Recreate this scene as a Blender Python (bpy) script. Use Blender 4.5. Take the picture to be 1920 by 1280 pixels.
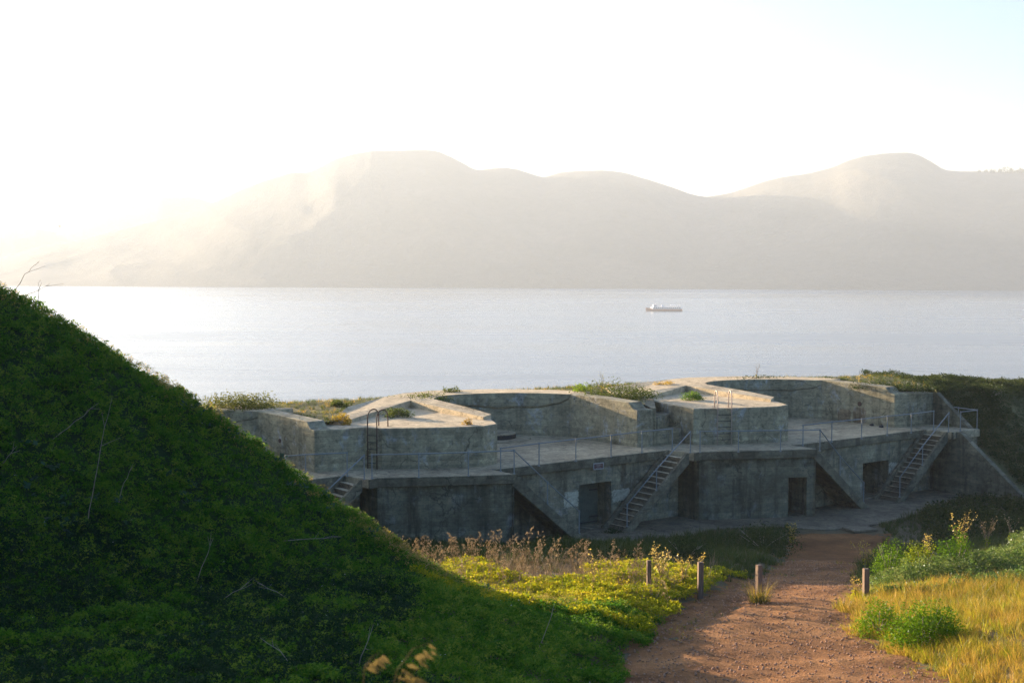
import bpy, math, random
import numpy as np
from mathutils import Vector, Matrix

R = math.radians
random.seed(7)
rng = np.random.default_rng(11)
scene = bpy.context.scene
for o in list(bpy.data.objects):
    bpy.data.objects.remove(o)

# ------------------------------------------------------------------ camera, sky, sun, exposure
CAM_Z, PITCH, FPX = 12.7, R(3.647), 2666.7
SEA_Z = -62.0
SUN_AZ, SUN_EL = R(45.5), R(8.0)                 # azimuth to the left of the view direction
cam_d = bpy.data.cameras.new('camera')
cam_d.lens, cam_d.sensor_width = 50.0, 36.0
cam_d.clip_start, cam_d.clip_end = 0.1, 20000
cam_d.dof.use_dof = True
cam_d.dof.focus_distance = 46.0
cam_d.dof.aperture_fstop = 4.0
cam = bpy.data.objects.new('camera', cam_d)
scene.collection.objects.link(cam)
cam.location = (0, 0, CAM_Z)
cam.rotation_euler = (R(90) - PITCH, 0, 0)
scene.camera = cam

world = bpy.data.worlds.new('World')
scene.world = world
world.use_nodes = True
wn = world.node_tree
wn.nodes.clear()
sky = wn.nodes.new('ShaderNodeTexSky')
sky.sky_type = 'NISHITA'
sky.sun_disc = False
sky.sun_elevation = SUN_EL
sky.sun_rotation = -SUN_AZ
sky.altitude = 30
sky.air_density, sky.dust_density, sky.ozone_density = 0.75, 5.0, 3.4
bg = wn.nodes.new('ShaderNodeBackground')
bg.inputs['Strength'].default_value = 0.11
wo = wn.nodes.new('ShaderNodeOutputWorld')
wn.links.new(sky.outputs[0], bg.inputs[0])
wn.links.new(bg.outputs[0], wo.inputs[0])

sun_d = bpy.data.lights.new('sun', 'SUN')
sun_d.energy, sun_d.angle, sun_d.color = 5.0, R(0.5), (1.0, 0.76, 0.50)
sun = bpy.data.objects.new('sun', sun_d)
scene.collection.objects.link(sun)
sdir = Vector((math.sin(SUN_AZ) * math.cos(SUN_EL), -math.cos(SUN_AZ) * math.cos(SUN_EL), -math.sin(SUN_EL)))
sun.rotation_euler = sdir.to_track_quat('-Z', 'Y').to_euler()
sun.location = (-60, 60, 60)

vs = scene.view_settings
vs.view_transform, vs.look, vs.gamma, vs.use_curve_mapping = 'Standard', 'None', 1.0, False
vs.exposure = 2.25
HAZE_DENSITY, HAZE_G = 0.00016, 0.15
cy = scene.cycles
cy.max_bounces, cy.diffuse_bounces, cy.glossy_bounces = 6, 3, 2
cy.transmission_bounces, cy.volume_bounces, cy.transparent_max_bounces = 3, 0, 8
cy.sample_clamp_indirect = 2.0
cy.use_denoising = True
cy.denoiser = 'OPENIMAGEDENOISE'
cy.denoising_input_passes = 'RGB_ALBEDO_NORMAL'
cy.denoising_prefilter = 'NONE'

# ------------------------------------------------------------------ measuring helpers
def P(px, py, z):
    """point on the level z seen at photograph pixel px, py"""
    cx, cyv = (px - 960) / FPX, (640 - py) / FPX
    d = Vector((cx, math.cos(PITCH) + cyv * math.sin(PITCH), -math.sin(PITCH) + cyv * math.cos(PITCH)))
    t = (z - CAM_Z) / d.z
    return Vector((d.x * t, d.y * t, z))

def PD(px, py, y):
    """point seen at pixel px, py at distance y"""
    cx, cyv = (px - 960) / FPX, (640 - py) / FPX
    d = Vector((cx, math.cos(PITCH) + cyv * math.sin(PITCH), -math.sin(PITCH) + cyv * math.cos(PITCH)))
    t = y / d.y
    return Vector((d.x * t, y, CAM_Z + d.z * t))

# ------------------------------------------------------------------ mesh helpers
col = scene.collection

class MB:
    def __init__(s):
        s.v, s.f = [], []
    def add(s, verts, faces):
        b = len(s.v)
        s.v += [tuple(p) for p in verts]
        s.f += [tuple(b + i for i in f) for f in faces]
        return s
    def prism(s, poly, z0, z1):
        """poly: list of (x, y), counter-clockwise; z0 / z1: number or list"""
        n = len(poly)
        zb = z0 if isinstance(z0, (list, tuple)) else [z0] * n
        zt = z1 if isinstance(z1, (list, tuple)) else [z1] * n
        v = [(p[0], p[1], zb[i]) for i, p in enumerate(poly)] + [(p[0], p[1], zt[i]) for i, p in enumerate(poly)]
        f = [tuple(range(n, 2 * n)), tuple(range(n - 1, -1, -1))]
        f += [(i, (i + 1) % n, n + (i + 1) % n, n + i) for i in range(n)]
        return s.add(v, f)
    def box(s, c, sx, sy, sz, ux=(1, 0)):
        """box centred at c, sx along the plan direction ux"""
        l = math.hypot(*ux); ux = (ux[0] / l, ux[1] / l); uy = (-ux[1], ux[0])
        pts = [(c[0] + ux[0] * a * sx / 2 + uy[0] * b * sy / 2, c[1] + ux[1] * a * sx / 2 + uy[1] * b * sy / 2)
               for a, b in ((-1, -1), (1, -1), (1, 1), (-1, 1))]
        return s.prism(pts, c[2] - sz / 2, c[2] + sz / 2)
    def tube(s, pts, r, n=8, cap=True):
        pts = [Vector(p) for p in pts]
        rr = r if isinstance(r, (list, tuple)) else [r] * len(pts)
        b = len(s.v)
        ref = None
        for i, p in enumerate(pts):
            d = (pts[min(i + 1, len(pts) - 1)] - pts[max(i - 1, 0)]).normalized()
            if ref is None:
                ref = Vector((0, 0, 1)) if abs(d.z) < .9 else Vector((1, 0, 0))
            a = d.cross(ref).normalized(); c = d.cross(a).normalized()
            for k in range(n):
                t = 2 * math.pi * k / n
                s.v.append(tuple(p + float(rr[i]) * (math.cos(t) * a + math.sin(t) * c)))
        for i in range(len(pts) - 1):
            for k in range(n):
                k2 = (k + 1) % n
                s.f.append((b + i * n + k, b + i * n + k2, b + (i + 1) * n + k2, b + (i + 1) * n + k))
        if cap:
            s.f.append(tuple(b + k for k in range(n))[::-1])
            s.f.append(tuple(b + (len(pts) - 1) * n + k for k in range(n)))
        return s
    def build(s, name, mat, parent=None, bevel=0, smooth=False):
        return mesh_obj(name, s.v, s.f, mat, parent, bevel, smooth)

def mesh_obj(name, verts, faces, mat, parent=None, bevel=0, smooth=False):
    org = Vector((0, 0, 0))
    q = parent
    while q is not None:
        org += q.location; q = q.parent
    me = bpy.data.meshes.new(name)
    me.from_pydata([(p[0] - org.x, p[1] - org.y, p[2] - org.z) for p in verts], [], faces)
    me.materials.append(mat)
    if smooth:
        me.polygons.foreach_set('use_smooth', [True] * len(me.polygons))
    me.update()
    o = bpy.data.objects.new(name, me)
    col.objects.link(o)
    o.parent = parent
    if bevel:
        m = o.modifiers.new('bevel', 'BEVEL')
        m.width, m.segments, m.limit_method, m.angle_limit = bevel, 2, 'ANGLE', R(40)
    return o

def quads_obj(name, V, mat, parent=None):
    """V: (n, 4, 3) array of quads"""
    org = np.zeros(3); q = parent or None
    while q is not None:
        org += np.array(q.location); q = q.parent
    V = np.asarray(V, float) - org
    n = len(V)
    me = bpy.data.meshes.new(name)
    me.vertices.add(n * 4); me.loops.add(n * 4); me.polygons.add(n)
    me.vertices.foreach_set('co', V.reshape(-1).astype(np.float32))
    me.loops.foreach_set('vertex_index', np.arange(n * 4, dtype=np.int32))
    me.polygons.foreach_set('loop_start', np.arange(0, n * 4, 4, dtype=np.int32))
    me.polygons.foreach_set('loop_total', np.full(n, 4, dtype=np.int32))
    me.update(calc_edges=True); me.validate()
    me.materials.append(mat)
    o = bpy.data.objects.new(name, me)
    if parent is not False:
        col.objects.link(o)
        o.parent = parent
    return o

def grid_obj(name, X, Y, Z, mat, keep=None, smooth=True):
    h, w = X.shape
    V = np.stack([X, Y, Z], -1).reshape(-1, 3)
    ii = np.arange(h * w).reshape(h, w)
    Q = np.stack([ii[:-1, :-1], ii[:-1, 1:], ii[1:, 1:], ii[1:, :-1]], -1).reshape(-1, 4)
    if keep is not None:
        k = keep.reshape(-1)
        Q = Q[k[Q].all(1)]
    n = len(Q)
    me = bpy.data.meshes.new(name)
    me.vertices.add(len(V)); me.loops.add(n * 4); me.polygons.add(n)
    me.vertices.foreach_set('co', V.reshape(-1).astype(np.float32))
    me.loops.foreach_set('vertex_index', Q.reshape(-1).astype(np.int32))
    me.polygons.foreach_set('loop_start', np.arange(0, n * 4, 4, dtype=np.int32))
    me.polygons.foreach_set('loop_total', np.full(n, 4, dtype=np.int32))
    me.update(calc_edges=True); me.validate()
    if smooth:
        me.polygons.foreach_set('use_smooth', np.ones(n, dtype=bool))
    me.materials.append(mat)
    o = bpy.data.objects.new(name, me)
    col.objects.link(o)
    return o

def thing(name, label, cat, loc=(0, 0, 0), group=None):
    o = bpy.data.objects.new(name, None)
    col.objects.link(o)
    o.location = loc
    o.empty_display_size = .2
    return tag(o, label, cat, group)

def tag(o, label, cat, group=None):
    o['label'] = label; o['category'] = cat
    if group: o['group'] = group
    return o

def struct(o):
    o['kind'] = 'structure'; return o
def stuff(o):
    o['kind'] = 'stuff'; return o

def vnoise(x, y, seed=0):
    """smooth value noise on arrays"""
    def h(i, j):
        k = (i * 374761393 + j * 668265263 + seed * 974711) & 0x7fffffff
        k = ((k ^ (k >> 13)) * 1274126177) & 0x7fffffff
        return ((k ^ (k >> 16)) & 0xffff) / 65535.0
    x = np.asarray(x, float); y = np.asarray(y, float)
    i = np.floor(x).astype(np.int64); j = np.floor(y).astype(np.int64)
    u = x - i; v = y - j
    u = u * u * (3 - 2 * u); v = v * v * (3 - 2 * v)
    return (h(i, j) * (1 - u) + h(i + 1, j) * u) * (1 - v) + (h(i, j + 1) * (1 - u) + h(i + 1, j + 1) * u) * v

def fbm(x, y, seed=0, o=4):
    s = 0; a = .5
    for k in range(o):
        s = s + a * (vnoise(x * 2 ** k, y * 2 ** k, seed + k) - .5); a *= .5
    return s

def sstep(a, b, x):
    t = np.clip((np.asarray(x, float) - a) / (b - a), 0, 1)
    return t * t * (3 - 2 * t)

def smax(a, b, k):
    return .5 * (a + b + np.sqrt((a - b) ** 2 + k * k))

# ------------------------------------------------------------------ materials
class NT:
    def __init__(s, name):
        s.m = bpy.data.materials.new(name); s.m.use_nodes = True
        s.t = s.m.node_tree; s.t.nodes.clear()
        s.out = s.t.nodes.new('ShaderNodeOutputMaterial')
    def n(s, typ, **kw):
        nd = s.t.nodes.new(typ)
        for k, v in kw.items(): setattr(nd, k, v)
        return nd
    def l(s, a, b): s.t.links.new(a, b)
    def pos(s, scale=(1, 1, 1)):
        g = s.n('ShaderNodeNewGeometry'); m = s.n('ShaderNodeMapping')
        m.inputs['Scale'].default_value = scale
        s.l(g.outputs['Position'], m.inputs['Vector'])
        return m.outputs[0]
    def noise(s, vec, scale, detail=6, rough=.6, dist=0):
        nd = s.n('ShaderNodeTexNoise')
        nd.inputs['Scale'].default_value = scale; nd.inputs['Detail'].default_value = detail
        nd.inputs['Roughness'].default_value = rough; nd.inputs['Distortion'].default_value = dist
        s.l(vec, nd.inputs['Vector']); return nd.outputs['Fac']
    def ramp(s, fac, stops):
        r = s.n('ShaderNodeValToRGB')
        el = r.color_ramp.elements
        while len(el) < len(stops): el.new(.5)
        for e, (p, c) in zip(el, stops):
            e.position = p
            e.color = (c, c, c, 1) if isinstance(c, (int, float)) else (*c, 1)
        s.l(fac, r.inputs[0]); return r.outputs[0]
    def mix(s, fac, a, b, mode='MIX'):
        m = s.n('ShaderNodeMix', data_type='RGBA', blend_type=mode)
        for sock, v in ((m.inputs[0], fac), (m.inputs[6], a), (m.inputs[7], b)):
            if isinstance(v, (int, float)): sock.default_value = v
            elif isinstance(v, (tuple, list)): sock.default_value = (*v, 1)
            else: s.l(v, sock)
        return m.outputs[2]
    def math(s, op, a, b=None):
        m = s.n('ShaderNodeMath', operation=op)
        for sock, v in ((m.inputs[0], a), (m.inputs[1], b)):
            if v is None: continue
            if isinstance(v, (int, float)): sock.default_value = v
            else: s.l(v, sock)
        return m.outputs[0]
    def bump(s, h, strength=.5, dist=.02, normal=None):
        b = s.n('ShaderNodeBump')
        b.inputs['Strength'].default_value = strength; b.inputs['Distance'].default_value = dist
        s.l(h, b.inputs['Height'])
        if normal is not None: s.l(normal, b.inputs['Normal'])
        return b.outputs[0]
    def bsdf(s, color, rough=.9, normal=None, spec=.3, metal=0):
        p = s.n('ShaderNodeBsdfPrincipled')
        p.inputs['Roughness'].default_value = rough if isinstance(rough, (int, float)) else .5
        if not isinstance(rough, (int, float)): s.l(rough, p.inputs['Roughness'])
        p.inputs['Specular IOR Level'].default_value = spec
        p.inputs['Metallic'].default_value = metal
        if isinstance(color, (tuple, list)): p.inputs['Base Color'].default_value = (*color, 1)
        else: s.l(color, p.inputs['Base Color'])
        if normal is not None: s.l(normal, p.inputs['Normal'])
        s.l(p.outputs[0], s.out.inputs['Surface'])
        return p

def concrete(name, dark, mid, light, stain=.5, boards=True, white=0.0, streak=.5):
    dark, mid, light = [(c[0] * 1.26, c[1] * 1.12, c[2] * .79) for c in (dark, mid, light)]
    t = NT(name)
    p1 = t.pos()
    big = t.noise(p1, .55, 8, .62, .4)
    c = t.ramp(big, [(.30, dark), (.5, mid), (.72, light)])
    st = t.noise(t.pos((1.7, 1.7, .16)), 1.0, 5, .65, .2)
    stm = t.ramp(st, [(.46, 0.0), (.66, 1.0)])
    c = t.mix(t.math('MULTIPLY', stm, streak), c, tuple(x * .45 for x in dark))
    if white:
        wf = t.noise(t.pos((1.1, 1.1, .7)), 1.5, 9, .72, .6)
        wm = t.ramp(wf, [(.54, 0.0), (.66, 1.0)])
        c = t.mix(t.math('MULTIPLY', wm, white), c, (.42, .43, .42))
    fine = t.noise(p1, 14, 6, .7)
    c = t.mix(.8, c, t.ramp(fine, [(.25, (.35, .35, .35)), (.5, (.5, .5, .5)), (.8, (.68, .67, .65))]), 'OVERLAY')
    pit = t.noise(p1, 5.5, 4, .75)
    c = t.mix(t.ramp(pit, [(.57, 0.0), (.70, .7)]), c, tuple(x * .8 for x in dark))
    med = t.noise(t.pos((1, 1, 1.6)), 2.6, 7, .7, .8)
    c = t.mix(.85, c, t.ramp(med, [(.34, (.24, .25, .25)), (.5, (.5, .5, .5)), (.66, (.70, .69, .67))]), 'OVERLAY')
    # hairline cracks on a warped cell net, kept to patches
    dn = t.n('ShaderNodeTexNoise'); dn.inputs['Scale'].default_value = 1.7; dn.inputs['Detail'].default_value = 6
    t.l(p1, dn.inputs['Vector'])
    va = t.n('ShaderNodeVectorMath', operation='MULTIPLY_ADD'); t.l(dn.outputs['Color'], va.inputs[0])
    va.inputs[1].default_value = (1.1, 1.1, 1.1); t.l(p1, va.inputs[2])
    vc = t.n('ShaderNodeTexVoronoi', feature='DISTANCE_TO_EDGE'); vc.inputs['Scale'].default_value = .33
    t.l(va.outputs[0], vc.inputs['Vector'])
    ck = t.math('MULTIPLY', t.ramp(vc.outputs['Distance'], [(0.0, 1.0), (.012, 0.0)]), t.ramp(t.noise(p1, .45, 3), [(.45, 0.0), (.56, .85)]))
    c = t.mix(ck, c, tuple(x * .35 for x in dark))
    h = t.math('SUBTRACT', t.math('MULTIPLY', fine, .5), ck)
    if boards:
        sx = t.n('ShaderNodeSeparateXYZ')
        t.l(p1, sx.inputs[0])
        wob = t.noise(t.pos((.5, .5, 2)), 1.2, 2)
        zz = t.math('ADD', t.math('MULTIPLY', sx.outputs['Z'], 5.2), t.math('MULTIPLY', wob, .35))
        fr = t.math('FRACT', zz)
        lines = t.ramp(fr, [(0, 0.0), (.07, 1.0), (.93, 1.0), (1, 0.0)])
        h = t.math('ADD', h, t.math('MULTIPLY', lines, .7))
        bid = t.math('FLOOR', zz)
        wn_ = t.n('ShaderNodeTexWhiteNoise', noise_dimensions='1D'); t.l(bid, wn_.inputs['W'])
        c = t.mix(t.math('MULTIPLY', wn_.outputs['Value'], .34), c, tuple(x * .6 for x in dark))
        c = t.mix(t.math('MULTIPLY', t.math('SUBTRACT', 1.0, lines), .4), c, tuple(x * .5 for x in dark))
    n = t.bump(h, .55, .02)
    t.bsdf(c, .92, n, .2)
    return t.m

M = {}
M['wall'] = concrete('wall_concrete', (.11, .112, .10), (.235, .232, .205), (.37, .36, .315), streak=.8, white=.5)
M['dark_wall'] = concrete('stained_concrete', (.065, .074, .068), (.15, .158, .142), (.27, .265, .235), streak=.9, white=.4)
M['pit'] = concrete('parapet_concrete', (.17, .17, .152), (.29, .285, .25), (.40, .385, .335), white=.75, streak=.55)
M['deck'] = concrete('deck_concrete', (.20, .185, .165), (.29, .268, .238), (.36, .335, .30), boards=False, streak=0)
M['roof'] = concrete('roof_concrete', (.31, .28, .25), (.40, .362, .325), (.45, .41, .375), boards=False, streak=0)
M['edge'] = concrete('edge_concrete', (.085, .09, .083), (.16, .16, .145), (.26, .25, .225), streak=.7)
M['step'] = concrete('lit_tread_concrete', (.22, .21, .195), (.34, .325, .30), (.42, .40, .365), boards=False, streak=0)  # paler tread tone, sky light put into the colour
M['shaded_riser'] = concrete('shaded_riser_concrete', (.06, .055, .05), (.11, .10, .09), (.16, .15, .135), boards=False, streak=.3)  # same concrete with the shade of the upright faces painted in

def simple(name, color, rough=.6, spec=.4, metal=0, var=.35, scale=6, bump=0.0):
    t = NT(name)
    f = t.noise(t.pos(), scale, 5, .65)
    c = t.mix(t.ramp(f, [(.3, 0.0), (.7, 1.0)]), tuple(x * (1 - var) for x in color), tuple(min(1, x * (1 + var)) for x in color))
    t.bsdf(c, rough, t.bump(f, bump, .01) if bump else None, spec, metal)
    return t.m

M['galv'] = simple('galvanised_pipe', (.22, .235, .225), .6, .3, 0, .2, 20)
M['rust'] = simple('rusty_iron', (.085, .045, .03), .85, .3, 0, .5, 18, .3)
M['palepipe'] = simple('pale_pipe', (.50, .38, .31), .55, .4, .2, .25, 18)
M['darkiron'] = simple('dark_iron', (.03, .028, .027), .7, .4, .2, .5, 14)
M['door'] = simple('green_door_paint', (.07, .088, .062), .7, .4, 0, .3, 4)
M['cavity'] = simple('cavity_dark', (.03, .028, .025), .95, .1)
M['whitepaint'] = concrete('white_paint_patch', (.30, .31, .32), (.42, .43, .44), (.50, .51, .52), streak=.25)
M['plaque'] = simple('plaque_brown', (.11, .045, .036), .5, .4, 0, .2, 30)
M['plaque_rim'] = simple('plaque_rim', (.42, .40, .37), .5, .4, 0, .1, 30)
M['rusty_patch'] = concrete('rust_stained_concrete', (.15, .115, .09), (.22, .18, .15), (.30, .275, .24), white=.6, streak=.8)

def wood_mat():
    t = NT('weathered_wood')
    f = t.noise(t.pos((14, 14, 1.2)), 2.0, 6, .65, .4)
    c = t.ramp(f, [(.3, (.09, .06, .042)), (.55, (.19, .13, .088)), (.75, (.27, .195, .14))])
    t.bsdf(c, .85, t.bump(f, .6, .008), .2)
    return t.m
M['wood'] = wood_mat()

def soil(name, a, b, c3, scale=1.0, bump=.8, bd=.05):
    t = NT(name)
    p = t.pos()
    n1 = t.noise(p, .5 * scale, 6, .6); n2 = t.noise(p, 9 * scale, 8, .75); n3 = t.noise(p, 38 * scale, 3, .6)
    c = t.ramp(n1, [(.32, a), (.52, b), (.72, c3)])
    c = t.mix(.75, c, t.ramp(n2, [(.3, (.28, .28, .28)), (.5, (.5, .5, .5)), (.72, (.72, .7, .68))]), 'OVERLAY')
    vo = t.n('ShaderNodeTexVoronoi'); vo.inputs['Scale'].default_value = 16 * scale
    t.l(p, vo.inputs['Vector'])
    h = t.math('ADD', t.math('MULTIPLY', n2, 1.0), t.math('MULTIPLY', t.math('SUBTRACT', 1.0, vo.outputs['Distance']), .5))
    t.bsdf(c, .95, t.bump(t.math('ADD', h, t.math('MULTIPLY', n3, .4)), bump, bd), .15)
    return t.m
M['path'] = soil('red_gravel',  (.115, .050, .018), (.21, .097, .034), (.31, .155, .060))
M['ground'] = soil('dry_earth', (.07, .062, .035), (.12, .10, .055), (.17, .14, .08))
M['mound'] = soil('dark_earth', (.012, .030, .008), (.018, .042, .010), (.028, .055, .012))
M['berm'] = soil('grassy_earth', (.07, .075, .03), (.12, .12, .05), (.19, .17, .08))
M['pavement'] = concrete('pavement_concrete', (.07, .067, .062), (.125, .118, .108), (.18, .17, .155), boards=False, streak=0)

def leaf(name, c1, c2, c3=None, trans=.35, gloss=.12, patch=1.2, rough=.5):
    t = NT(name)
    oi = t.n('ShaderNodeObjectInfo')
    nz = t.noise(t.pos(), patch, 3, .6)
    f = t.math('ADD', t.math('MULTIPLY', oi.outputs['Random'], .5), t.math('MULTIPLY', nz, .55))
    g = t.noise(t.pos(), 9.0, 2)
    f = t.math('ADD', t.math('MULTIPLY', f, .75), t.math('MULTIPLY', g, .3))
    c = t.ramp(f, [(.3, c1), (.55, c2), (.8, c3 or c2)])
    d = t.n('ShaderNodeBsdfDiffuse'); t.l(c, d.inputs[0])
    tr = t.n('ShaderNodeBsdfTranslucent')
    t.l(c, tr.inputs[0])
    m1 = t.n('ShaderNodeMixShader'); m1.inputs[0].default_value = trans
    t.l(d.outputs[0], m1.inputs[1]); t.l(tr.outputs[0], m1.inputs[2])
    gl = t.n('ShaderNodeBsdfGlossy'); gl.inputs['Roughness'].default_value = rough
    gl.inputs[0].default_value = (.8, .9, 1, 1)
    fr = t.n('ShaderNodeFresnel'); fr.inputs[0].default_value = 1.4
    m2 = t.n('ShaderNodeMixShader')
    t.l(t.math('MULTIPLY', fr.outputs[0], gloss), m2.inputs[0])
    t.l(m1.outputs[0], m2.inputs[1]); t.l(gl.outputs[0], m2.inputs[2])
    t.l(m2.outputs[0], t.out.inputs['Surface'])
    return t.m
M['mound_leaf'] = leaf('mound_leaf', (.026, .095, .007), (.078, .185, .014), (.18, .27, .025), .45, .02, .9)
M['rim_lit_leaf'] = leaf('rim_lit_leaf', (.20, .20, .03), (.34, .27, .06), (.46, .33, .15), .55, .03)
M['sprig_leaf'] = leaf('sprig_leaf', (.08, .16, .012), (.15, .24, .022), (.25, .29, .04), .45, .02, 1.2)
M['straw'] = leaf('straw', (.10, .09, .03), (.20, .15, .05), (.28, .19, .07), .35, .03, 9)
M['fern_leaf'] = leaf('fern_leaf', (.014, .038, .012), (.022, .052, .018), (.034, .066, .024), .25, .03)
M['broad_leaf'] = leaf('broad_leaf', (.03, .075, .03), (.045, .095, .045), (.06, .115, .06), .25, .1)
M['yellow_leaf'] = leaf('yellow_leaf', (.13, .20, .008), (.34, .34, .012), (.50, .38, .03), .55, .02, .9)  # yellow foliage, brightened to put the patch's sunlight into the colour
M['gold_grass'] = leaf('gold_grass', (.13, .17, .015), (.36, .26, .03), (.50, .30, .07), .5, .03, .45)
M['green_grass'] = leaf('green_grass', (.04, .07, .014), (.07, .095, .020), (.12, .125, .035), .4, .04, .4)
M['dry_stem'] = leaf('dry_stem', (.18, .125, .065), (.28, .20, .11), (.38, .28, .16), .2, .02)
M['grey_leaf'] = leaf('grey_leaf', (.06, .12, .022), (.12, .18, .035), (.22, .24, .07), .5, .04, .6)
M['shrub_leaf'] = leaf('shrub_leaf', (.07, .15, .005), (.13, .23, .008), (.20, .28, .012), .5, .02, 2.0)
M['hill_leaf'] = leaf('hill_leaf', (.026, .045, .012), (.045, .066, .016), (.09, .095, .028), .35, .02, .35)
M['bush_leaf'] = leaf('bush_leaf', (.05, .085, .012), (.10, .13, .02), (.18, .17, .04), .4, .02, 1.0)
M['flower'] = leaf('yellow_flower', (.45, .33, .06), (.55, .40, .08), (.6, .48, .16), .4, .05)
M['white_flower'] = leaf('white_flower', (.6, .55, .52), (.7, .66, .64), (.75, .72, .7), .3, .05)
M['twig'] = simple('grey_twig', (.34, .285, .225), .9, .1, 0, .3, 8)
M['pebble'] = simple('pebble', (.33, .20, .125), .9, .2, 0, .45, 5)

def water():
    t = NT('sea_water')
    p = t.pos((1.0, 1.0, 1.0))
    ps = t.pos((.012, .045, 1)); 
    w1 = t.noise(ps, 1.0, 5, .65, .5)
    w2 = t.noise(t.pos((.10, .30, 1)), 1.0, 5, .7, .6)
    w3 = t.noise(t.pos((.8, 1.6, 1)), 1.0, 3, .6)
    big = t.noise(t.pos((.0012, .006, 1)), 1.0, 4, .6, 1.0)
    h = t.math('ADD', t.math('MULTIPLY', w1, 1.6), t.math('ADD', t.math('MULTIPLY', w2, .5), t.math('MULTIPLY', w3, .1)))
    n = t.bump(h, .55, 1.0)
    rough = t.ramp(big, [(.35, .16), (.65, .30)])
    pr = t.bsdf((.17, .195, .195), rough, n, .5)
    pr.inputs['IOR'].default_value = 1.33
    return t.m
M['water'] = water()

def hill_mat():
    t = NT('headland_scrub')
    p = t.pos()
    n1 = t.noise(p, .004, 8, .65, .3); n2 = t.noise(p, .05, 6, .7)
    c = t.ramp(n1, [(.35, (.085, .085, .068)), (.5, (.11, .102, .080)), (.66, (.14, .125, .095))])
    c = t.mix(.6, c, t.ramp(n2, [(.3, (.35, .35, .35)), (.7, (.65, .65, .65))]), 'OVERLAY')
    t.bsdf(c, .95, t.bump(n2, .6, 6.0), .1)
    return t.m
M['hill'] = hill_mat()

# ------------------------------------------------------------------ terrain functions
DX, DY = 14.4, 7.7                                # one emplacement to the next
YK = [-5, 15, 29, 34.5, 41, 51.5, 62.5, 70]
XL = [0, 1, 2.07, 3.4, 5.3, 9.6, 12.6, 14]
XR = [8, 8.3, 8.7, 8.35, 9.9, 12.6, 16.6, 18]

def base_z(y):
    y = np.asarray(y, float)
    f = lambda v: np.interp(v, [-10, 0, 29, 42, 50, 57.5, 61, 90], [8.0, 7.0, 3.92, 2.4, 1.25, .22, 0, 0])
    return (f(y - 1.5) + f(y) + f(y + 1.5)) / 3 - .03

TOE = np.array([.9, 35.2]); MU = np.array([-1.0, -.03]); MU = MU / np.hypot(*MU); MN = np.array([-MU[1], MU[0]])
_sil = [(-300, 380), (-150, 450), (0, 538), (80, 583), (160, 627), (240, 676), (320, 724), (420, 783), (540, 858), (640, 925), (760, 1008), (860, 1078), (940, 1128), (1000, 1168)]
_ss, _sz = [], []
for px, py in _sil:
    d = PD(px, py, 1.0) - Vector((0, 0, CAM_Z))
    # ray (d.x, 1, d.z) * t meets the vertical plane through TOE along MU
    A = np.array([[d.x, -MU[0]], [d.y, -MU[1]]])
    t, s = np.linalg.solve(A, TOE)
    _ss.append(s); _sz.append(CAM_Z + d.z * t - .20 - .42 * float(sstep(250, 800, px)))
_o = np.argsort(_ss); _ss = np.array(_ss)[_o]; _sz = np.array(_sz)[_o]
_ss = np.concatenate([[_ss[0] - 12], _ss, [_ss[-1] + 8, _ss[-1] + 40]])
_sz = np.concatenate([[_sz[0] - 8], _sz, [_sz[-1] + 2.0, _sz[-1] + 3.5]])

def mound_z(x, y):
    x = np.asarray(x, float); y = np.asarray(y, float)
    s = (x - TOE[0]) * MU[0] + (y - TOE[1]) * MU[1]
    q = (x - TOE[0]) * MN[0] + (y - TOE[1]) * MN[1]          # positive towards the camera
    k = np.where(q > 0, .45, .92)
    rr = 1.2
    return np.interp(s, _ss, _sz) - (np.sqrt(q * q + rr * rr) - rr) * k + fbm(x * .35, y * .35, 3, 4) * .7 * sstep(.5, 4, np.abs(q))

def low_z(x, y):
    x = np.asarray(x, float); y = np.asarray(y, float)
    xl, xr = np.interp(y, YK, XL), np.interp(y, YK, XR)
    far = 1 - sstep(55, 63, y)
    z = base_z(y)
    z = z + far * (.30 * sstep(0, 1.4, xl - x) + .02 * np.clip(xl - x, 0, 10))
    z = z + .20 * np.clip(xl - .2 - x, 0, 5) * (1 - sstep(31.5, 36, y))
    z = z + far * (.25 * sstep(.2, 1.8, x - xr) + .075 * np.clip(x - xr - .5, 0, 16))
    z = z + fbm(x * .3, y * .3, 5, 4) * .35 * (.08 + .92 * far)
    return z

def ground_z(x, y):
    return smax(low_z(x, y) , mound_z(x, y), .8)

def front_axis(x):
    return 67.9 + (np.asarray(x, float) - 6.0) * DY / DX

def berm_z(x, y):
    x = np.asarray(x, float); y = np.asarray(y, float)
    z = 5.22 + fbm(x * .25, y * .25, 9, 4) * .3
    b = y - front_axis(x)
    z = z - .10 * np.clip(b - 10.5, 0, 400) - .45 * np.clip(b - 16, 0, 400)
    # right of the wing wall and far left the bank falls to the yard
    t = (x - 22.9) * .61 + (y - 76.9) * -.79
    z = np.where(x > 23.2, np.minimum(z - .35, 4.35 - .72 * t + fbm(x * .5, y * .5, 4, 3) * .4), z)
    z = z - .07 * np.clip(x - 23, 0, 30) - .25 * sstep(14, 22, x) * sstep(8, 11, b)
    tl = front_axis(x) - 3.0 - y
    z = np.where(x < -17, np.minimum(z, 5.0 - .72 * tl), z)
    return z

def ground_hit(px, py, f=ground_z):
    d = PD(px, py, 1.0) - Vector((0, 0, CAM_Z))
    ys = np.linspace(12, 140, 2600)
    zz = CAM_Z + d.z * ys
    g = f(d.x * ys, ys)
    k = np.argmax(zz < g)
    return Vector((d.x * ys[k], ys[k], float(g[k])))

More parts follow.
